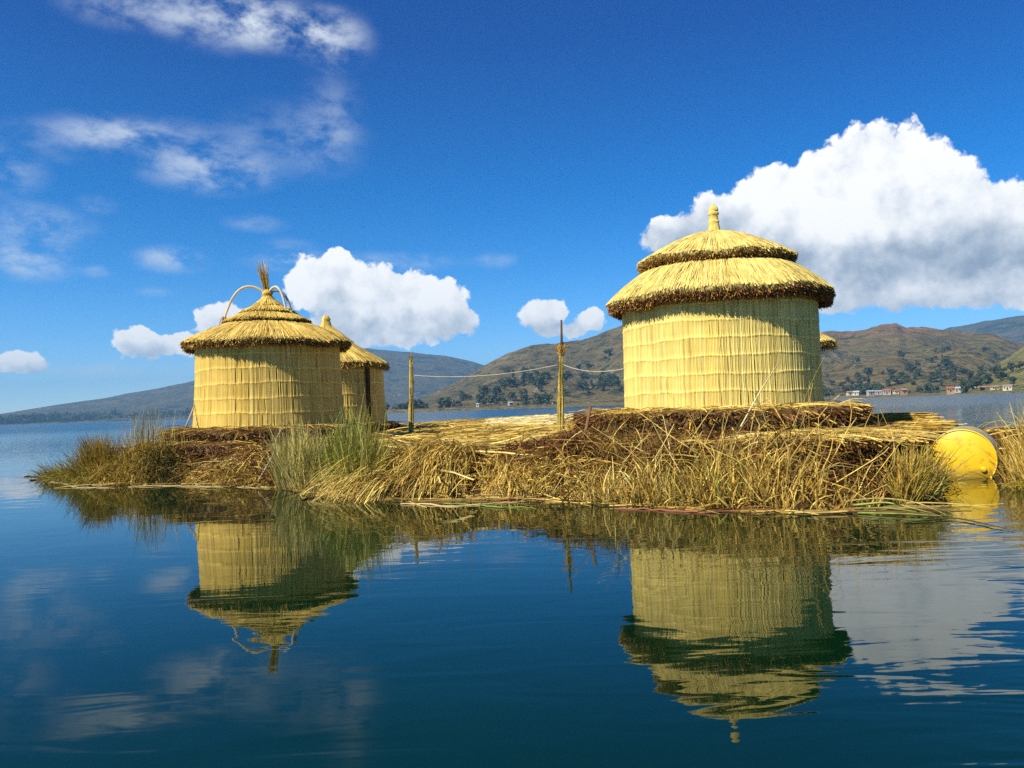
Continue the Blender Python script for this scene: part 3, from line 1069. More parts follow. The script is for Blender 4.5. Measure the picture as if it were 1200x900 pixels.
# --- big hut on the right
hut = thing('reed_hut', 'largest round reed hut with a two tiered dome and knobbed finial', 'hut', (HUTA[0], HUTA[1], 0))
ZB = 0.93
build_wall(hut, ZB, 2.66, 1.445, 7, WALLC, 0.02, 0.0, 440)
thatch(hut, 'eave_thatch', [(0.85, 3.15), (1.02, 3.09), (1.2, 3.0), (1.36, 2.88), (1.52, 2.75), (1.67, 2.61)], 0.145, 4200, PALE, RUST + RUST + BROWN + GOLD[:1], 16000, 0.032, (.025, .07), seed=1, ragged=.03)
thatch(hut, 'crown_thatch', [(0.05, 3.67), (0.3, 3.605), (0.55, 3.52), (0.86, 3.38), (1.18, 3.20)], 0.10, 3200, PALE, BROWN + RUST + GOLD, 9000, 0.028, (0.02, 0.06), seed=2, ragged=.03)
lathe_part('finial', [(0.105, 3.58), (0.098, 3.66), (0.086, 3.72), (0.074, 3.80), (0.081, 3.815), (0.080, 3.83), (0.066, 3.845), (0.062, 3.92), (0.080, 3.935), (0.082, 3.96), (0.060, 3.975),
                      (0.073, 4.0), (0.062, 4.04), (0.035, 4.075), (0.004, 4.115)], hut, PALE)

# --- left hut with the arches
hutb = thing('reed_hut', 'round reed hut with a conical thatch crossed by bent reed arches on the left', 'hut', (HUTB[0], HUTB[1], 0))
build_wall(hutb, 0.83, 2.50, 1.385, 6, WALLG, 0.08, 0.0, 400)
thatch(hutb, 'eave_thatch', [(0.5, 3.00), (0.75, 2.90), (1.05, 2.78), (1.36, 2.63), (1.61, 2.50)], 0.10, 3600, GOLD + GOLD + PALE, BROWN + BROWN + GOLD, 11000, 0.030, (.025, .08), seed=3)
thatch(hutb, 'middle_thatch', [(0.3, 3.17), (0.5, 3.10), (0.84, 2.95)], 0.055, 1500, GOLD + PALE[:1], BROWN[:2], 3900, 0.014, (0.02, 0.05), seed=4, ragged=.03)
thatch(hutb, 'upper_thatch', [(0.15, 3.31), (0.3, 3.24), (0.56, 3.125)], 0.065, 1100, GOLD + PALE[:1], BROWN[:2], 2550, 0.010, (0.02, 0.045), seed=5, ragged=.03)
thatch(hutb, 'crown_thatch', [(0.07, 3.47), (0.15, 3.37), (0.31, 3.255)], 0.06, 700, GOLD + PALE[:1], BROWN[:2], 1350, 0.008, (0.02, 0.045), seed=6, ragged=.03)
lathe_part('finial', [(0.09, 3.40), (0.085, 3.50), (0.10, 3.51), (0.10, 3.54), (0.07, 3.56), (0.05, 3.60), (0.01, 3.62)], hutb, GOLD, 20)
Rf = Rib()
n = 130
base = np.array([0, 0, 3.52]) + rng.normal(0, .022, (n, 3)) * [1, 1, .6]
d = np.stack([rng.normal(-.18, .10, n), rng.normal(0, .10, n), np.ones(n)], 1)
Rf.add(base, d, rng.uniform(.32, .68, n), rng.uniform(.006, .011, n), -.02, pal(BROWN[2:] + GOLD + OLIVE[:1], n, .25), 4, .03, .5)
Rf.build('plume', M_REED, hutb)


def arch(parent, a_deg, reach, rise, col, r0=.024, drop=.05):
    """A bent bundle of reeds from the top of the cone out and down to the thatch, with a tied tail."""
    a = math.radians(a_deg)
    s = np.linspace(0, 1, 22)
    rr = reach * np.sin(s * PI / 2) ** 1.1
    z0, z1 = 3.50, 2.86 + .0 * reach
    z = z0 + rise * np.sin(np.clip(s * 1.35, 0, 1) * PI) * (1 - .2 * s) - (z0 - z1 + drop) * s ** 2.6
    pts = np.stack([rr * math.cos(a), rr * math.sin(a), z], 1)
    v, f = tube(pts, r0 * (1 - .25 * s), 9)
    o = poly_obj('reed_arch', v, f, M_MAT, np.array(col), parent)
    R = Rib()
    n = 60
    tdir = unit(pts[-1] - pts[-3])
    R.add(pts[-4] + rng.normal(0, .022, (n, 3)), tdir + rng.normal(0, .12, (n, 3)), rng.uniform(.14, .30, n), .014, .05, pal(GOLD + BROWN, n, .2), 2, .02, .7)
    R.build('tied_tail', M_REED, o)
    return o


arch(hutb, 192, .86, .22, (0.60, 0.49, 0.28), .028)
arch(hutb, -28, .52, .19, (0.56, 0.49, 0.34), .026)
arch(hutb, 12, .50, .12, (0.36, 0.26, 0.10))
arch(hutb, 128, .46, .08, (0.50, 0.38, 0.18))

# --- hut behind it
hutc = thing('reed_hut', 'smaller looking reed hut partly hidden behind the hut with reed arches', 'hut', (HUTC[0], HUTC[1], 0))
build_wall(hutc, 0.6, 2.42, 1.44, 6, WALLG, 0.09, 0.0, 250)
thatch(hutc, 'eave_thatch', [(0.25, 3.22), (0.6, 2.93), (1.0, 2.66), (1.35, 2.46), (1.56, 2.33)], 0.10, 2600, PALE + GOLD, BROWN + GOLD, 2600, 0.02, seed=8)
thatch(hutc, 'crown_thatch', [(0.10, 3.38), (0.3, 3.22), (0.62, 2.97)], 0.05, 900, PALE + GOLD, BROWN, 700, 0.012, (0.03, 0.07), seed=9)
lathe_part('finial', [(0.17, 3.26), (0.13, 3.40), (0.10, 3.50), (0.115, 3.54), (0.06, 3.63), (0.01, 3.65)], hutc, GOLD, 18)
doorm = plain_mat('dark_doorway', (0.06, 0.038, 0.014), 0.9)
ang = math.radians(-36)
v, f = box(-.045, .045, -.03, .03, .62, 2.36)
v = v + np.array([0, 0, 0])
ca, sa = math.cos(ang), math.sin(ang)
v = np.stack([(1.50) * ca - v[:, 0] * sa + v[:, 1] * ca, 1.50 * sa + v[:, 0] * ca + v[:, 1] * sa, v[:, 2]], 1)
poly_obj('doorway', v, f, doorm, parent=hutc, smooth=False)

# --- hut behind the big one
hutd = thing('reed_hut', 'reed hut almost hidden behind the big right hut, only its pale thatch tip showing', 'hut', (HUTD[0], HUTD[1], 0))
build_wall(hutd, 0.5, 2.52, 1.08, 6, WALLC, 0.03, 0.0, 200)
thatch(hutd, 'eave_thatch', [(0.06, 3.45), (0.5, 3.20), (0.95, 2.85), (1.35, 2.60), (1.66, 2.42)], 0.13, 2600, PALE, GOLD + BROWN, 1800, 0.02, (.05, .14), seed=11)
lathe_part('finial', [(0.11, 3.38), (0.10, 3.55), (0.09, 3.7), (0.01, 3.75)], hutd, PALE, 18)


# ------------------------------------------------------------------ mounds of cut reeds under the huts
def mound(label, c, R, zt, zb, nside, palette, toppal, seed):
    mo = thing('reed_mound', label, 'reed mound', (c[0], c[1], 0))
    r = np.random.default_rng(seed)

    def wob(V, th):
        k = 1 + 0.05 * np.sin(th * 3 + seed) + 0.03 * np.sin(th * 7 + 2 * seed)
        V[:, :, 0] *= k
        V[:, :, 1] *= k
        V[:, :, 2] += (0.03 * np.sin(th * 5 + seed) + 0.022 * np.sin(th * 13 + seed)) * np.where(V[:, :, 2] > zb + .1, 1, 0)
        return V
    prof = [(0.02, zt), (R * .6, zt), (R * .9, zt - .01), (R * .985, zt - .05), (R * 1.0, (zt + zb) / 2), (R * .98, zb), (R * .96, -.15)]
    v, f = lathe(prof, 90, wob=wob)
    mesh_obj('packed_core', v, f[:, ::-1], M_THATCH, np.tile([0.10, 0.055, 0.02], (len(v), 1)), mo, True)
    # cut reed ends sticking out of the side, in layers
    Rb = Rib()
    th = r.uniform(0, 2 * PI, nside)
    lay = r.integers(0, 9, nside)
    z = zb + (zt - zb) * (lay + r.normal(.5, .22, nside)) / 9
    rr = R * (1 + 0.05 * np.sin(th * 3 + seed) + 0.03 * np.sin(th * 7 + 2 * seed)) + r.normal(-.03, .03, nside)
    base = np.stack([rr * np.cos(th), rr * np.sin(th), z], 1)
    tl = r.normal(0, .9, nside)
    d = np.stack([np.cos(th) - np.sin(th) * tl, np.sin(th) + np.cos(th) * tl, r.normal(-.15, .22, nside)], 1)
    c_ = pal(palette, nside, .3)
    Rb.add(base, d, r.uniform(.05, .2, nside), r.uniform(.010, .022, nside), .15, c_, 2, .05, .8)
    Rb.build('cut_ends', M_REED, mo)
    Rt = Rib()
    n = 2600
    th = r.uniform(0, 2 * PI, n)
    rr = R * np.sqrt(r.random(n)) * .93
    base = np.stack([rr * np.cos(th), rr * np.sin(th), np.full(n, zt) + r.uniform(0, .05, n)], 1)
    a = r.uniform(0, 2 * PI, n)
    Rt.add(base, np.stack([np.cos(a), np.sin(a), r.normal(.0, .06, n)], 1), r.uniform(.2, .6, n), r.uniform(.008, .016, n), .08, pal(toppal, n, .2), 3, .05, .7)
    Rt.build('top_straw', M_REED, mo)
    return mo


mound('brown mound of cut reeds carrying the largest hut', (HUTA[0] + .0, HUTA[1] + .1), 2.06, 0.93, 0.40, 9000, RUST + BROWN + GOLD[:1], GOLD + PALE[:1], 5)
mound('low brown mound of cut reeds under the left hut with the arches', (HUTB[0] - .02, HUTB[1] - .1), 1.98, 0.82, 0.42, 6500, RUST + BROWN + GOLD[:1], GOLD + BROWN, 6)
mound('wide dark lower layer of cut reeds spreading below the mound of the largest hut', (HUTA[0] - .15, HUTA[1] - .15), 2.42, 0.60, 0.05, 11000, RUST + BROWN, RUST + BROWN + GOLD[:1], 15)
mound('dark lower layer of cut reeds spreading below the mound of the arched hut', (HUTB[0] + .1, HUTB[1] - .3), 2.25, 0.60, 0.1, 8000, RUST + BROWN, BROWN + GOLD, 17)
pB = at(1010, 545, 9.3)
mound('low dark stack of rotting cut reeds at the water below the right mound', (pB[0] - .28, 9.45), 0.85, 0.60, 0.0, 6500, RUST + BROWN, GOLD + PALE, 9)
mound('flat brown mound of reeds under the hut at the back left', (HUTC[0], HUTC[1]), 1.75, 0.74, 0.5, 1500, RUST + BROWN, GOLD + BROWN, 12)


# ------------------------------------------------------------------ posts, ropes, stick
def post(name, label, base, top, r0, r1, palette, nst, tuft=None, core=(0.30, 0.22, 0.07)):
    p = thing(name, label, 'post', base)
    b, tp = np.zeros(3), np.asarray(top, float) - np.asarray(base, float)
    s = np.linspace(-0.06, 1, 9)
    v, f = tube([tp * q for q in s], [r0 * 1.0 * (1 - q) + r1 * q + .3 * r0 * max(0, .18 - q) / .18 for q in s], 10)
    poly_obj('stem', v, f, M_MAT, np.array(core), p)
    Rb = Rib()
    th = rng.uniform(0, 2 * PI, nst)
    u0 = rng.uniform(-.02, .55, nst)
    L = rng.uniform(.35, .6, nst) * np.linalg.norm(tp)
    L = np.minimum(L, (1.02 - u0) * np.linalg.norm(tp))
    rad = (r0 * (1 - u0) + r1 * u0) * 1.02 + .4 * r0 * np.maximum(0, .12 - u0) / .12
    base_ = tp[None, :] * u0[:, None] + np.stack([np.cos(th) * rad, np.sin(th) * rad, 0 * th], 1)
    d = unit(tp)[None, :] + np.stack([-np.cos(th), -np.sin(th), 0 * th], 1) * ((r0 - r1) / np.linalg.norm(tp)) + rng.normal(0, .008, (nst, 3))
    Rb.add(base_, d, L, rng.uniform(.012, .022, nst), 0, pal(palette, nst, .22), 4, .004, .8)
    Rb.build('bound_reeds', M_REED, p)
    for q in (0.55, 0.93):
        rr = (r0 * (1 - q) + r1 * q) * 1.16
        th = np.linspace(0, 2 * PI, 17)
        ring = [tp * q + np.array([math.cos(x) * rr, math.sin(x) * rr, 0.01 * math.sin(x)]) for x in th]
        v, f = tube(ring, .010, 6, False)
        poly_obj('binding', v, f, M_MAT, np.array((0.42, 0.30, 0.12)), p)
    return p, tp


PA0 = at(657, 506, 17.5)
PA0[2] = 0.46
PA1 = at(657.5, 412, 17.5)
pa, tpa = post('reed_post', 'tall bound reed post with a straw tuft and dark stick, beside the big hut', PA0, PA1, .058, .034, PALE[:2] + OLIVE[2:] + [(0.42, 0.38, 0.07)], 110, core=(0.36, 0.31, 0.07))
v, f = tube([tpa * .9, tpa + np.array([.02, 0, .25]), tpa + np.array([.03, 0, .68])], [.028, .026, .02], 8)
poly_obj('stick', v, f, plain_mat('weathered_stick', (0.085, 0.055, 0.04), .8), parent=pa)
Rf = Rib()
n = 90
a = rng.uniform(0, 2 * PI, n)
Rf.add(tpa * .97 + rng.normal(0, .03, (n, 3)), np.stack([np.cos(a) * .4, np.sin(a) * .4, rng.uniform(.4, 1.3, n)], 1), rng.uniform(.12, .36, n), .012, .15, pal(GOLD + BROWN[2:], n, .25), 3, .08, .5)
Rf.build('straw_tuft', M_REED, pa)
PB0 = at(482, 505, 19)
PB0[2] = 0.48
PB1 = at(482, 424, 19)
pb, tpb = post('reed_post', 'short slim reed post with a splintered tip near the left huts', PB0, PB1, .048, .034, OLIVE[2:] + PALE[:2], 70, core=(0.34, 0.28, 0.07))
Rf = Rib()
n = 40
Rf.add(tpb * .96 + rng.normal(0, .016, (n, 3)), np.array([0, 0, 1]) + rng.normal(0, .05, (n, 3)), rng.uniform(.1, .32, n), .014, 0, pal(OLIVE + GOLD, n, .2), 2, .02, .3)
Rf.build('splintered_tip', M_REED, pb)

M_ROPE = plain_mat('pale_rope', (0.50, 0.45, 0.34), .8)


def rope(label, p, q, sag, r=.007):
    s = np.linspace(0, 1, 26)
    pts = np.outer(1 - s, p) + np.outer(s, q)
    pts[:, 2] -= sag * 4 * s * (1 - s)
    v, f = tube(pts, r, 7)
    return tag(poly_obj('rope', v, f, M_ROPE), label, 'rope')


ra = at(482.5, 440, 19) + np.array([.06, -.03, 0])
rbp = at(656, 427.5, 17.5)
rope('long pale rope sagging between the slim post and the tall post', ra, rbp + np.array([-.05, -.03, 0]), .12)
hw = np.array([HUTA[0] - 1.42, HUTA[1] - .22, 1.60])
rope('short pale rope from the tall post to the big hut wall', rbp + np.array([.07, -.03, 0]), hw, .10)
p0, p1 = at(682, 522, 10.4), at(692, 476, 10.7)
v, f = tube([p0 - (p1 - p0) * .3, (p0 + p1) / 2 + [.01, 0, 0], p1], [.026, .024, .02], 8)
tag(poly_obj('leaning_stick', v, f, plain_mat('brown_stick', (0.20, 0.10, 0.05), .8)), 'brown stick leaning against the left side of the right mound', 'stick')
p0, p1 = at(806, 478, 11.4), at(915, 418, 11.1)
p0, p1 = at(868, 500, 10.2), at(913, 424, 10.95)
v, f = tube([p0, (p0 + p1) / 2 + [0, 0, .03], p1], [.011, .010, .006], 6)
tag(poly_obj('leaning_reed', v, f, M_MAT, np.array((0.66, 0.54, 0.28))), 'long thin dry reed leaning on the wall of the largest hut', 'reed')
p0, p1 = at(218, 500, 15.2), at(230, 470, 15.9)
v, f = tube([p0, (p0 + p1) / 2, p1], [.02, .018, .012], 6)
tag(poly_obj('leaning_stick', v, f, plain_mat('grey_stick', (0.33, 0.29, 0.24), .8)), 'thin grey stick leaning at the left foot of the arched hut', 'stick')
p0, p1 = at(303, 563, 12.4), at(334, 495, 13.4)
v, f = tube([p0, p0 * .6 + p1 * .4 + [.05, 0, .0], p0 * .3 + p1 * .7 + [-.02, 0, 0], p1], [.015, .013, .011, .008], 6)
tag(poly_obj('bent_stick', v, f, plain_mat('bleached_stick', (0.42, 0.34, 0.22), .8)), 'bleached crooked stick standing at the water beside the bluish green reeds', 'stick')

# ------------------------------------------------------------------ yellow drum
BR = 0.375
bc = at(1128, 538.5, 10.25)
bx = np.array([math.sin(math.radians(33)), math.cos(math.radians(33)), 0.03])
bx /= np.linalg.norm(bx)
drum = thing('float_drum', 'yellow plastic drum lying half sunk in the water at the right end of the island', 'drum', bc)
# the drum's near end looks at the lens, its axis runs back to the right
m, t, out = new_mat('yellow_plastic')
geo = t.n('ShaderNodeNewGeometry')
nz = t.noise(geo.outputs['Position'], 5.0, 5.0, 0.6)
sp = t.n('ShaderNodeSeparateXYZ')
t.put(sp.inputs[0], geo.outputs['Position'])
c = t.mix(t.mr(nz, .3, .7), (0.78, 0.48, 0.008), (0.82, 0.55, 0.016))
c = t.mix(t.m('MULTIPLY', t.mr(t.noise(geo.outputs['Position'], 14.0, 4.0), .52, .7), .5), c, (0.40, 0.22, 0.03))
c = t.mix(t.m('MULTIPLY', t.mr(t.m('ADD', sp.outputs[2], t.m('MULTIPLY', nz, 0.10)), 0.20, 0.07), 0.7), c, (0.20, 0.13, 0.04))
b = principled(t, c, 0.42, 0.45)
t.put(out.inputs[0], b.outputs[0])
M_YEL = m
ux = unit(np.cross(bx, [0, 0, 1]))
uz = np.cross(ux, bx)


def around(prof, n=48):
    v, f = lathe(prof, n)
    return v[:, 0:1] * ux + v[:, 1:2] * uz + v[:, 2:3] * bx, f


v, f = around([(BR * .995, 0.03), (BR, .06), (BR, .30), (BR * 1.025, .31), (BR * 1.025, .34), (BR, .35), (BR, .50), (BR * 1.025, .51), (BR * 1.025, .54), (BR, .55), (BR, .70), (BR * .9, .74), (0.01, .74)])
mesh_obj('body', v, f, plain_mat('faded_plastic', (0.30, 0.27, 0.16), .45, .4, .25, 6.0), parent=drum, smooth=True)
v, f = around([(BR * .965, 0.010), (BR * .97, -.004), (BR * .985, -.010), (BR * 1.006, -.006), (BR * 1.012, .02), (BR * 1.0, .045)])
mesh_obj('rim', v, f, plain_mat('pale_yellow_rim', (0.84, 0.55, 0.06), .35, .4), parent=drum, smooth=True)
v, f = around([(0.004, -.050), (BR * .3, -.046), (BR * .6, -.032), (BR * .85, -.010), (BR * .97, .006)])
mesh_obj('end_cap', v, f, M_YEL, parent=drum, smooth=True)
for s in (-1, 1):
    o = ux * (BR * .6 * s) + uz * (-.12)
    v, f = around([(0.003, -.050), (.026, -.050), (.032, -.044), (.032, .0)], 18)
    mesh_obj('bung', v + o, f, M_YEL, parent=drum, smooth=True)

# ------------------------------------------------------------------ reed bundles lying at the back right
def bundle(label, p, q, r, palette, group=None):
    o = thing('reed_bundle', label, 'reed bundle', p, group)
    p, q = np.asarray(p, float), np.asarray(q, float)
    ax = q - p
    s = np.linspace(0, 1, 9)
    v, f = tube([ax * x for x in s], [r * (.72 + .28 * math.sin(x * PI)) for x in s], 14)
    poly_obj('core', v, f, M_THATCH, np.mean(palette, 0) * .5, o)
    R = Rib()
    n = 520
    th = rng.uniform(0, 2 * PI, n)
    u0 = rng.uniform(-.06, .55, n)
    side = unit(np.cross(ax, [0, 0, 1.0]))
    up = np.cross(side, unit(ax))
    rad = r * (.76 + .28 * np.sin(np.clip(u0, 0, 1) * PI))
    base = ax[None] * u0[:, None] + side[None] * (np.cos(th) * rad)[:, None] + up[None] * (np.sin(th) * rad)[:, None]
    L = np.linalg.norm(ax) * rng.uniform(.3, .55, n)
    R.add(base, unit(ax)[None] + rng.normal(0, .03, (n, 3)), L, rng.uniform(.012, .02, n), .02, pal(palette, n, .22), 4, .01, .6)
    R.build('straw', M_REED, o)
    return o


bundle('pale golden reed bundle lying behind the yellow drum', at(1015, 498, 13.0) + [0, 0, -.05], at(1120, 494, 11.6) + [0, 0, -.05], .075, GOLD + PALE)
bundle('upper greenish reed bundle lying behind the pale golden bundle', at(1010, 490, 13.6) + [0, 0, -.02], at(1100, 489, 12.9) + [0, 0, -.02], .085, GOLD + OLIVE)
bundle('brown reed bundle lying lowest at the right side of the mound', at(1012, 500, 12.2) + [0, 0, -.1], at(1095, 503, 11.2) + [0, 0, -.1], .08, BROWN + GOLD)


# ------------------------------------------------------------------ reeds and straw along the shore
SHX = np.array([p[0] for p in SHORE], float)


def shore_pt(px, off):
    """Points off metres inland (away from the lens) of the waterline at photograph column px."""
    px = np.asarray(px, float)
    base = np.stack([np.interp(px, SHX, SH[:, 0]), np.interp(px, SHX, SH[:, 1])], 1)
    dirv = unit(base)
    p = base + dirv * np.asarray(off)[:, None]
    return np.column_stack([p, gz(p[:, 0], p[:, 1])])


def dirs(n, mean, sd):
    return np.asarray(mean, float)[None, :] + rng.normal(0, 1, (n, 3)) * np.asarray(sd, float)[None, :]


def clump(label, px, spx, o0, o1, n, L, mean, sd, droop, palette, cat='reed clump', mat=None, w=(.006, .011), root=None, group=None, name='reed_clump', lift=0.0, segs=5, bow=.06, centre=None):
    R = Rib()
    x = np.clip(rng.normal(px, spx, n), px - 2.2 * spx, px + 2.2 * spx)
    P_ = shore_pt(x, rng.uniform(o0, o1, n))
    P_[:, 2] += rng.uniform(-.06, .02, n) + lift * rng.random(n)
    D = dirs(n, mean, sd)
    k = (x - px) / spx
    D[:, 0] += k * .05
    R.add(P_, D, rng.uniform(L[0], L[1], n) * (1 - .12 * np.abs(k)), rng.uniform(w[0], w[1], n), rng.uniform(droop[0], droop[1], n), pal(palette, n, .22), segs, bow, .25, root=root)
    o = R.build(name, mat or M_GREEN)
    return tag(o, label, cat, group)


WG = (.009, .015)
WS = (.009, .018)
# left end: dark olive grass hanging over the water
clump('drooping olive reed clump at the far left tip of the island', 88, 20, .15, 1.0, 2300, (.45, .95), (-.15, -.3, 1), (.26, .3, .2), (.25, .95), OLIVE + GREEN + GOLD[:1] + BROWN[2:], w=WG)
clump('tallest olive reed tuft with wispy brown heads near the left tip', 116, 9, .4, 1.0, 1100, (.7, 1.1), (-.05, -.15, 1), (.17, .16, .1), (.08, .4), OLIVE + BROWN[2:], w=WG)
clump('shaggy olive and straw reed clump right of the tall left tuft', 152, 24, .15, 1.1, 2500, (.5, 1.0), (.0, -.35, 1), (.3, .3, .25), (.35, 1.0), OLIVE + GOLD + GREEN[:1] + BROWN[2:], w=WG)
clump('dark drooping reed clump left of the left mound', 190, 9, .2, 1.0, 1500, (.5, .85), (.1, -.4, .9), (.25, .3, .25), (.4, 1.0), [(0.08, 0.068, 0.016), (0.13, 0.10, 0.024), (0.05, 0.04, 0.010)], w=WG)
clump('thin grey green grass wisps standing behind the shaggy left clump', 172, 22, .9, 1.5, 220, (.6, 1.0), (0, 0, 1), (.14, .14, .05), (.0, .15), BLUEG + OLIVE)
# green clumps in front of the left hut
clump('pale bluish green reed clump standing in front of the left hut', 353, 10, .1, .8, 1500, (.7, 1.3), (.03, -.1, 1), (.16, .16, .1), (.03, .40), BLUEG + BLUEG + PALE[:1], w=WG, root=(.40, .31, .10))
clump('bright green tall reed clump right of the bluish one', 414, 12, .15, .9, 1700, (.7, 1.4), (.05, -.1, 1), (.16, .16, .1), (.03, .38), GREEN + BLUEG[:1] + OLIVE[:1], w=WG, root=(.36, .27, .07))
clump('dark green reed tuft between the two tall green clumps', 385, 7, .3, .9, 800, (.5, .9), (.0, -.1, 1), (.2, .2, .1), (.05, .4), [(0.08, 0.11, 0.03), (0.12, 0.15, 0.04)], w=WG)
# drooping straw fans in the middle
clump('golden straw heap sweeping down left to the water below the green clump', 452, 24, .45, 1.3, 713, (.7, 1.25), (-.6, -.7, .6), (.28, .22, .2), (.45, .95), GOLD + OLIVE[2:] + PALE + BROWN[2:], mat=M_REED, w=WS, lift=.16)
clump('olive brown straw heap arching over beside the golden heap', 525, 20, .5, 1.3, 682, (.6, 1.1), (-.45, -.75, .65), (.3, .22, .2), (.55, 1.1), OLIVE[2:] + GOLD + PALE[:1] + BROWN[2:], mat=M_REED, w=WS, lift=.12)
clump('mushroom shaped tuft of drooping straw in the middle of the shore', 600, 13, .3, .85, 700, (.5, .9), (.05, -.55, .9), (.42, .3, .2), (.7, 1.3), GOLD + PALE[:1] + OLIVE[2:] + BROWN[2:], mat=M_REED, w=WS, lift=.12)
clump('pale tangled straw tuft left of the right mound', 666, 22, .1, 1.0, 660, (.4, .85), (.1, -.5, .55), (.7, .35, .3), (.3, .9), GOLD + PALE + OLIVE[2:] + BROWN[2:], mat=M_REED, w=WS)
clump('sparse straw and olive tuft below the left mound', 265, 26, .05, .8, 650, (.35, .7), (-.05, -.55, .6), (.5, .3, .3), (.4, 1.0), GOLD + PALE[:1] + OLIVE + BROWN[2:], mat=M_REED, w=WS)
# upright dry stems in front of the right mound
for px, s, lab, pal_, L, nn in ((716, 18, 'golden upright reed stand at the left front of the right mound', GOLD + OLIVE[2:] + PALE + BROWN[2:], (.3, 0.64), 466),
                                (770, 22, 'olive gold reed stand below the left half of the largest hut', GOLD + OLIVE + PALE + BROWN[2:], (.3, 0.68), 570),
                                (835, 22, 'dense yellow green reed stand below the middle of the largest hut', GOLD + OLIVE + OLIVE[2:] + GREEN[:1] + PALE[:1] + BROWN[2:], (.3, 0.68), 622),
                                (898, 22, 'dry golden reed stand below the right half of the largest hut', GOLD + OLIVE[2:] + PALE[:1] + BROWN[2:], (.25, 0.58), 518),
                                (952, 20, 'sparse golden reed stand before the dark rotting stack', GOLD + OLIVE[2:] + PALE[:1], (.2, .45), 190),
                                (1005, 20, 'thin short reeds before the right end of the rotting stack', GOLD + OLIVE, (.18, .36), 130)):
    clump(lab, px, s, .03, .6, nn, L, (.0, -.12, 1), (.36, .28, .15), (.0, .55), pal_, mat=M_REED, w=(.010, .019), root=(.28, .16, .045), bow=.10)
clump('dark reddish brown heap of rotten reeds between the mushroom tuft and the right mound', 655, 26, 1.0, 1.75, 2600, (.12, .34), (.1, -.45, .45), (.8, .4, .3), (.2, .8), RUST + RUST + BROWN, mat=M_REED, w=(.010, .018), lift=.16, name='reed_heap', cat='reed heap')
# tufts near the drum
clump('green gold reed tuft close on the left of the yellow drum', 1070, 9, .1, .8, 1300, (.45, .9), (.14, -.1, 1), (.28, .22, .1), (.05, .5), OLIVE + GOLD + GREEN[:1], w=WG)
clump('dry crossing stems leaning in front of the yellow drum', 1104, 14, -.2, .2, 90, (.25, .5), (.3, -.1, .5), (.6, .3, .3), (.1, .5), GOLD + PALE + BROWN[2:], mat=M_REED, w=WG)
clump('tall tan feathery reed clump at the right edge behind the drum', 1220, 16, .3, 1.6, 1700, (.5, .95), (-.03, -.1, 1), (.22, .2, .1), (.03, .4), GOLD + OLIVE[2:] + PALE[:1], w=WG)
clump('olive drooping reed clump at the water right of the yellow drum', 1208, 12, -.1, .6, 1100, (.3, .6), (.0, -.3, .8), (.35, .3, .25), (.3, .9), OLIVE + GREEN[:1] + GOLD[:1], w=WG)
clump('small green grass patch growing on the bundles behind the drum', 1076, 7, 2.5, 2.75, 1000, (.15, .30), (0, 0, 1), (.4, .3, .2), (.1, .6), GREEN + OLIVE[:1], name='reed_clump', w=(.01, .018))

# loose straw over everything
R = Rib()
# fallen on the front slope
n = 8500
x = rng.uniform(50, 1205, n)
off = rng.uniform(-.05, 1.7, n)
k = ((x < 950) | (x > 1050) | (rng.random(n) < .3)) & (fbm(x / 34.0, off * 2.2, 3, 41) + rng.normal(0, .06, n) > .49)
x, off = x[k], off[k]
n = len(x)
P_ = shore_pt(x, off)
P_[:, 2] += rng.uniform(.0, .09, n)
D = dirs(n, (-.1, -.55, -.02), (.75, .5, .22))
c = pal(GOLD + PALE[:1] + BROWN + RUST + OLIVE[2:], n, .25)
R.add(P_, D, rng.uniform(.2, .8, n), rng.uniform(.008, .017, n), rng.uniform(.05, .5, n), c, 4, .08, .6, kink=.25)
# rotten stubs matted under it
n = 9000
x = rng.uniform(200, 1120, n)
P_ = shore_pt(x, rng.uniform(0, 1.7, n))
P_[:, 2] += rng.uniform(-.02, .05, n)
R.add(P_, dirs(n, (0, -.5, .05), (.9, .5, .3)), rng.uniform(.08, .28, n), rng.uniform(.008, .018, n), .15, pal(RUST + BROWN, n, .3), 3, .08, .7, kink=.2)
# reddish rotten band
n = 3000
x = rng.uniform(690, 1040, n)
P_ = shore_pt(x, rng.uniform(.9, 2.2, n))
P_[:, 2] += rng.uniform(0, .10, n)
R.add(P_, dirs(n, (0, -.3, 0), (1, .6, .25)), rng.uniform(.1, .35, n), rng.uniform(.008, .016, n), .1, pal(RUST + BROWN, n, .25), 3, .08, .7, kink=.2)
# top of the island
n = 15000
x = rng.uniform(-7, 8, n)
y = rng.uniform(9, 33, n)
k = poly_sd(np.stack([x, y], 1)) > .5
x, y = x[k], y[k]
n = len(x)
P_ = np.column_stack([x, y, gz(x, y) + rng.uniform(.005, .06, n)])
a = rng.normal(.2, .8, n)
R.add(P_, np.stack([np.cos(a), np.sin(a) * .7, rng.normal(0, .06, n)], 1), rng.uniform(.3, 1.0, n), rng.uniform(.012, .024, n), rng.uniform(0, .08, n), pal(PALE + GOLD, n, .2), 3, .05, .7)
tag(R.build('loose_straw', M_REED), kind='stuff')

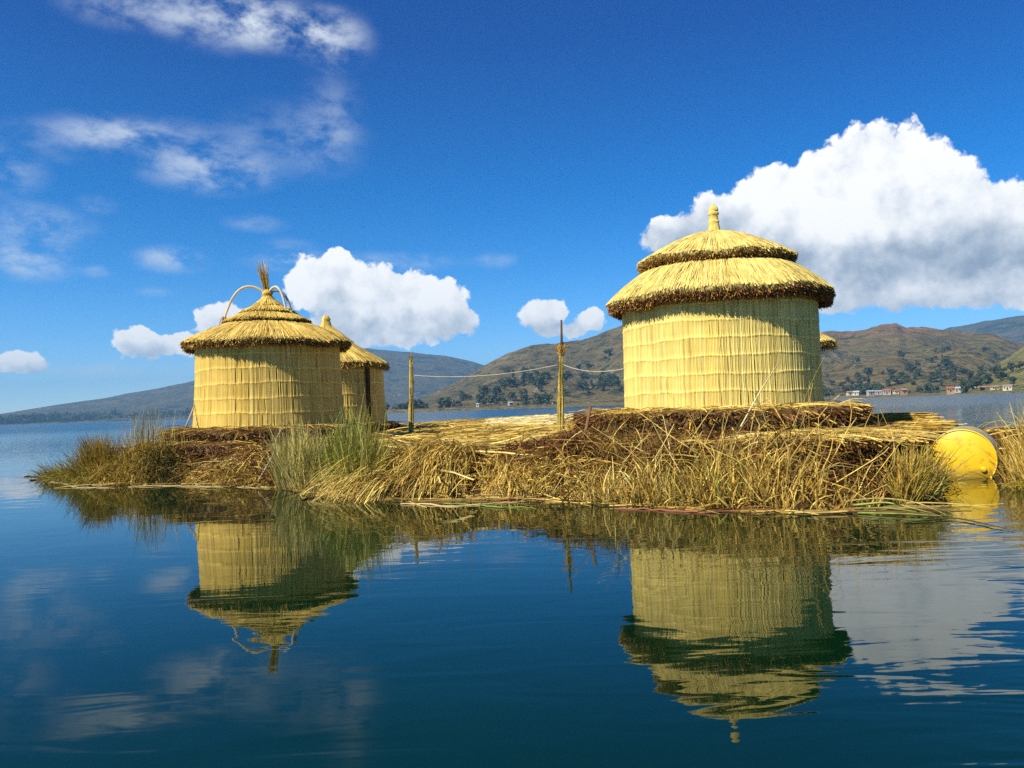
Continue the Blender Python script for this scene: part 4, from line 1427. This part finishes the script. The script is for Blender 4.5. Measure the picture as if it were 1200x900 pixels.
# tall single stems criss-crossing the right mound's front
R = Rib()
n = 190
x = rng.uniform(692, 1040, n)
P_ = shore_pt(x, rng.uniform(.2, 1.5, n))
P_[:, 2] += rng.uniform(-.05, .15, n)
R.add(P_, dirs(n, (0, -.15, .9), (.5, .3, .3)), rng.uniform(.4, .95, n), rng.uniform(.008, .013, n), rng.uniform(0, .35, n), pal(PALE + GOLD, n, .15), 5, .03, .5, kink=.4)
n = 800
x = rng.uniform(692, 960, n)
P_ = shore_pt(x, rng.uniform(.5, 1.5, n))
P_[:, 2] += rng.uniform(-.02, .12, n)
R.add(P_, dirs(n, (0, -.25, .5), (.6, .4, .35)), rng.uniform(.2, .55, n), rng.uniform(.007, .012, n), rng.uniform(.1, .7, n), pal(GOLD + OLIVE + BROWN, n, .22), 4, .05, .5, kink=.3)
tag(R.build('broken_reed_litter', M_REED), kind='stuff')

# bright cut straw spread flat at the back
xs = np.linspace(-1.2, 3.6, 40)
ys = np.linspace(21.5, 30, 40)
gxx, gyy = np.meshgrid(xs, ys)
ell = 1 - ((gxx - 1.6) / 2.6) ** 2 - ((gyy - 25.5) / 4.2) ** 2
Zs = np.where(ell > 0, gz(gxx, gyy) + .02 + .11 * np.clip(ell, 0, .35) / .35, gz(gxx, gyy) - .06)
ij = (np.arange(39) * 40)[:, None] + np.arange(39)[None, :]
Fq = np.stack([ij, ij + 1, ij + 41, ij + 40], -1).reshape(-1, 4)
sp_ = thing('straw_spread', 'pale fresh straw spread flat on the island behind the tall post', 'straw', (0, 0, 0))
mesh_obj('straw_bed', np.stack([gxx, gyy, Zs], -1).reshape(-1, 3), Fq, M_THATCH, np.tile([0.72, 0.62, 0.32], (1600, 1)), sp_, True)
R = Rib()
n = 2600
a = rng.uniform(0, 2 * PI, n)
rr = np.sqrt(rng.random(n))
x, y = 1.6 + 2.5 * rr * np.cos(a), 25.5 + 4.0 * rr * np.sin(a)
R.add(np.column_stack([x, y, gz(x, y) + .13]), np.stack([np.ones(n), rng.normal(0, .4, n), rng.normal(0, .04, n)], 1), rng.uniform(.4, .9, n), .022, .04, pal([(0.74, 0.64, 0.34), (0.66, 0.55, 0.26)], n, .12), 3, .03, .7)
R.build('straw', M_REED, sp_)
# green fringe at the back edge
for q, (X0, X1, lab) in enumerate(((-3.2, -.4, 'low brown green reed fringe on the back edge left of the pale straw'), (1.6, 4.4, 'low green reed fringe on the back edge behind the pale straw'))):
    R = Rib()
    n = 700
    x = rng.uniform(X0, X1, n)
    y = 31.6 + rng.normal(0, .35, n)
    z = np.maximum(gz(x, y), .3)
    R.add(np.column_stack([x, y, z]), dirs(n, (0, 0, 1), (.5, .4, .2)), rng.uniform(.12, .32, n), .03, .4, pal(OLIVE + BROWN[2:] + GREEN[:1], n, .25), 3, .08, .4)
    tag(R.build('reed_clump', M_GREEN), lab, 'reed clump')

# ------------------------------------------------------------------ things floating at the waterline
def float_reed(label, pts, r, col, group=None, name='floating_reed', z=.008):
    P3 = np.array([onwater(px, py, z) for px, py in pts])
    ss = np.linspace(0, 1, 24)
    P3 = np.stack([np.interp(ss, np.linspace(0, 1, len(P3)), P3[:, k]) for k in range(3)], 1)
    P3[:, 1] += np.cumsum(rng.normal(0, .022, 24)) + .05 * np.sin(ss * 9)
    P3[:, 2] += rng.uniform(-.008, .004, 24)
    v, f = tube(P3, r * np.interp(ss, [0, .1, .8, 1], [.6, 1, .8, .3]) * rng.uniform(.8, 1.2, 24), 7)
    return tag(poly_obj(name, v, f, M_MAT, np.array(col)), label, 'reed', group)


float_reed('long pale reed stem floating along the waterline below the left mound', [(150, 570.5), (200, 568.5), (262, 569.5), (318, 571)], .0065, (0.56, 0.41, 0.18))
float_reed('short pale reed stem floating below the olive left clump', [(58, 564), (96, 569), (140, 571)], .007, (0.50, 0.38, 0.2))
float_reed('dark stem floating at the far left tip', [(28, 558.5), (45, 557), (62, 560)], .016, (0.05, 0.04, 0.03))
float_reed('second dark stem floating lower at the far left tip', [(34, 563), (48, 562), (60, 563)], .014, (0.06, 0.045, 0.03))
float_reed('dark brown stem jutting out below the green clumps', [(352, 586), (385, 580), (430, 582)], .014, (0.10, 0.055, 0.03))
float_reed('reddish reed stem floating along the front of the right reed stand', [(720, 596), (790, 598), (860, 600), (930, 601)], .011, (0.26, 0.09, 0.045))
float_reed('pale reed stem floating below the straw heaps', [(470, 590), (540, 592), (620, 590)], .010, (0.56, 0.40, 0.17))
float_reed('green reed blade floating lowest below the straw heaps', [(520, 590), (580, 593), (628, 595)], .009, (0.20, 0.26, 0.05))
R = Rib()
n = 260
x = rng.uniform(60, 1060, n)
P_ = shore_pt(x, rng.uniform(-.22, .03, n))
P_[:, 2] = rng.uniform(.002, .02, n)
R.add(P_, dirs(n, (1, -.1, 0), (.6, .35, .0)), rng.uniform(.3, .9, n), rng.uniform(.008, .016, n), 0, pal(GOLD + PALE + RUST + BROWN, n, .2), 4, .03, .6)
tag(R.build('floating_straw_litter', M_REED), kind='stuff')


def blade3(label, pts, w, col):
    """A long reed leaf arching over the water: points are photograph columns, rows and heights."""
    P3 = np.array([onwater(a, b_, h) for a, b_, h in pts])
    s = np.linspace(0, 1, len(P3))
    ss = np.linspace(0, 1, 14)
    Q = np.stack([np.interp(ss, s, P3[:, k]) for k in range(3)], 1)
    for _ in range(2):
        Q[1:-1] = (Q[:-2] + 2 * Q[1:-1] + Q[2:]) / 4
    v, f = tube(Q, w * (1 - .75 * ss ** 2), 6)
    return tag(poly_obj('floating_reed', v, f, M_GREEN, np.array(col)), label, 'reed')


blade3('long pale reed leaf arching over the water before the drum', [(985, 588, .05), (1030, 583, .12), (1075, 588, .13), (1115, 606, .01)], .008, (0.46, 0.40, 0.14))
blade3('bright green reed leaf lying on the water left of the drum', [(1000, 596, .02), (1040, 595, .05), (1090, 602, .01)], .011, (0.20, 0.25, 0.045))
blade3('lower bright green reed leaf floating before the drum', [(1005, 601, .01), (1060, 602, .02), (1110, 605, .01)], .010, (0.24, 0.28, 0.05))
blade3('yellow green reed leaf arching between the green leaves', [(1000, 592, .05), (1040, 588, .09), (1095, 602, .01)], .010, (0.36, 0.36, 0.09))
blade3('thin dark reed trailing on the water below the drum', [(1060, 612, .01), (1120, 606, .015), (1190, 622, .008)], .008, (0.10, 0.08, 0.03))

# ------------------------------------------------------------------ haze
m, t, out = new_mat('haze_air')
pv = t.n('ShaderNodeVolumePrincipled')
pv.inputs['Color'].default_value = (0.30, 0.63, 1.0, 1)
pv.inputs['Density'].default_value = 0.00014
pv.inputs['Anisotropy'].default_value = 0.1
t.put(out.inputs['Volume'], pv.outputs[0])
v, f = box(-8600, 8600, -500, 8600, -8, 430)
o = poly_obj('haze', v, f, m, smooth=False)
tag(o, kind='stuff')
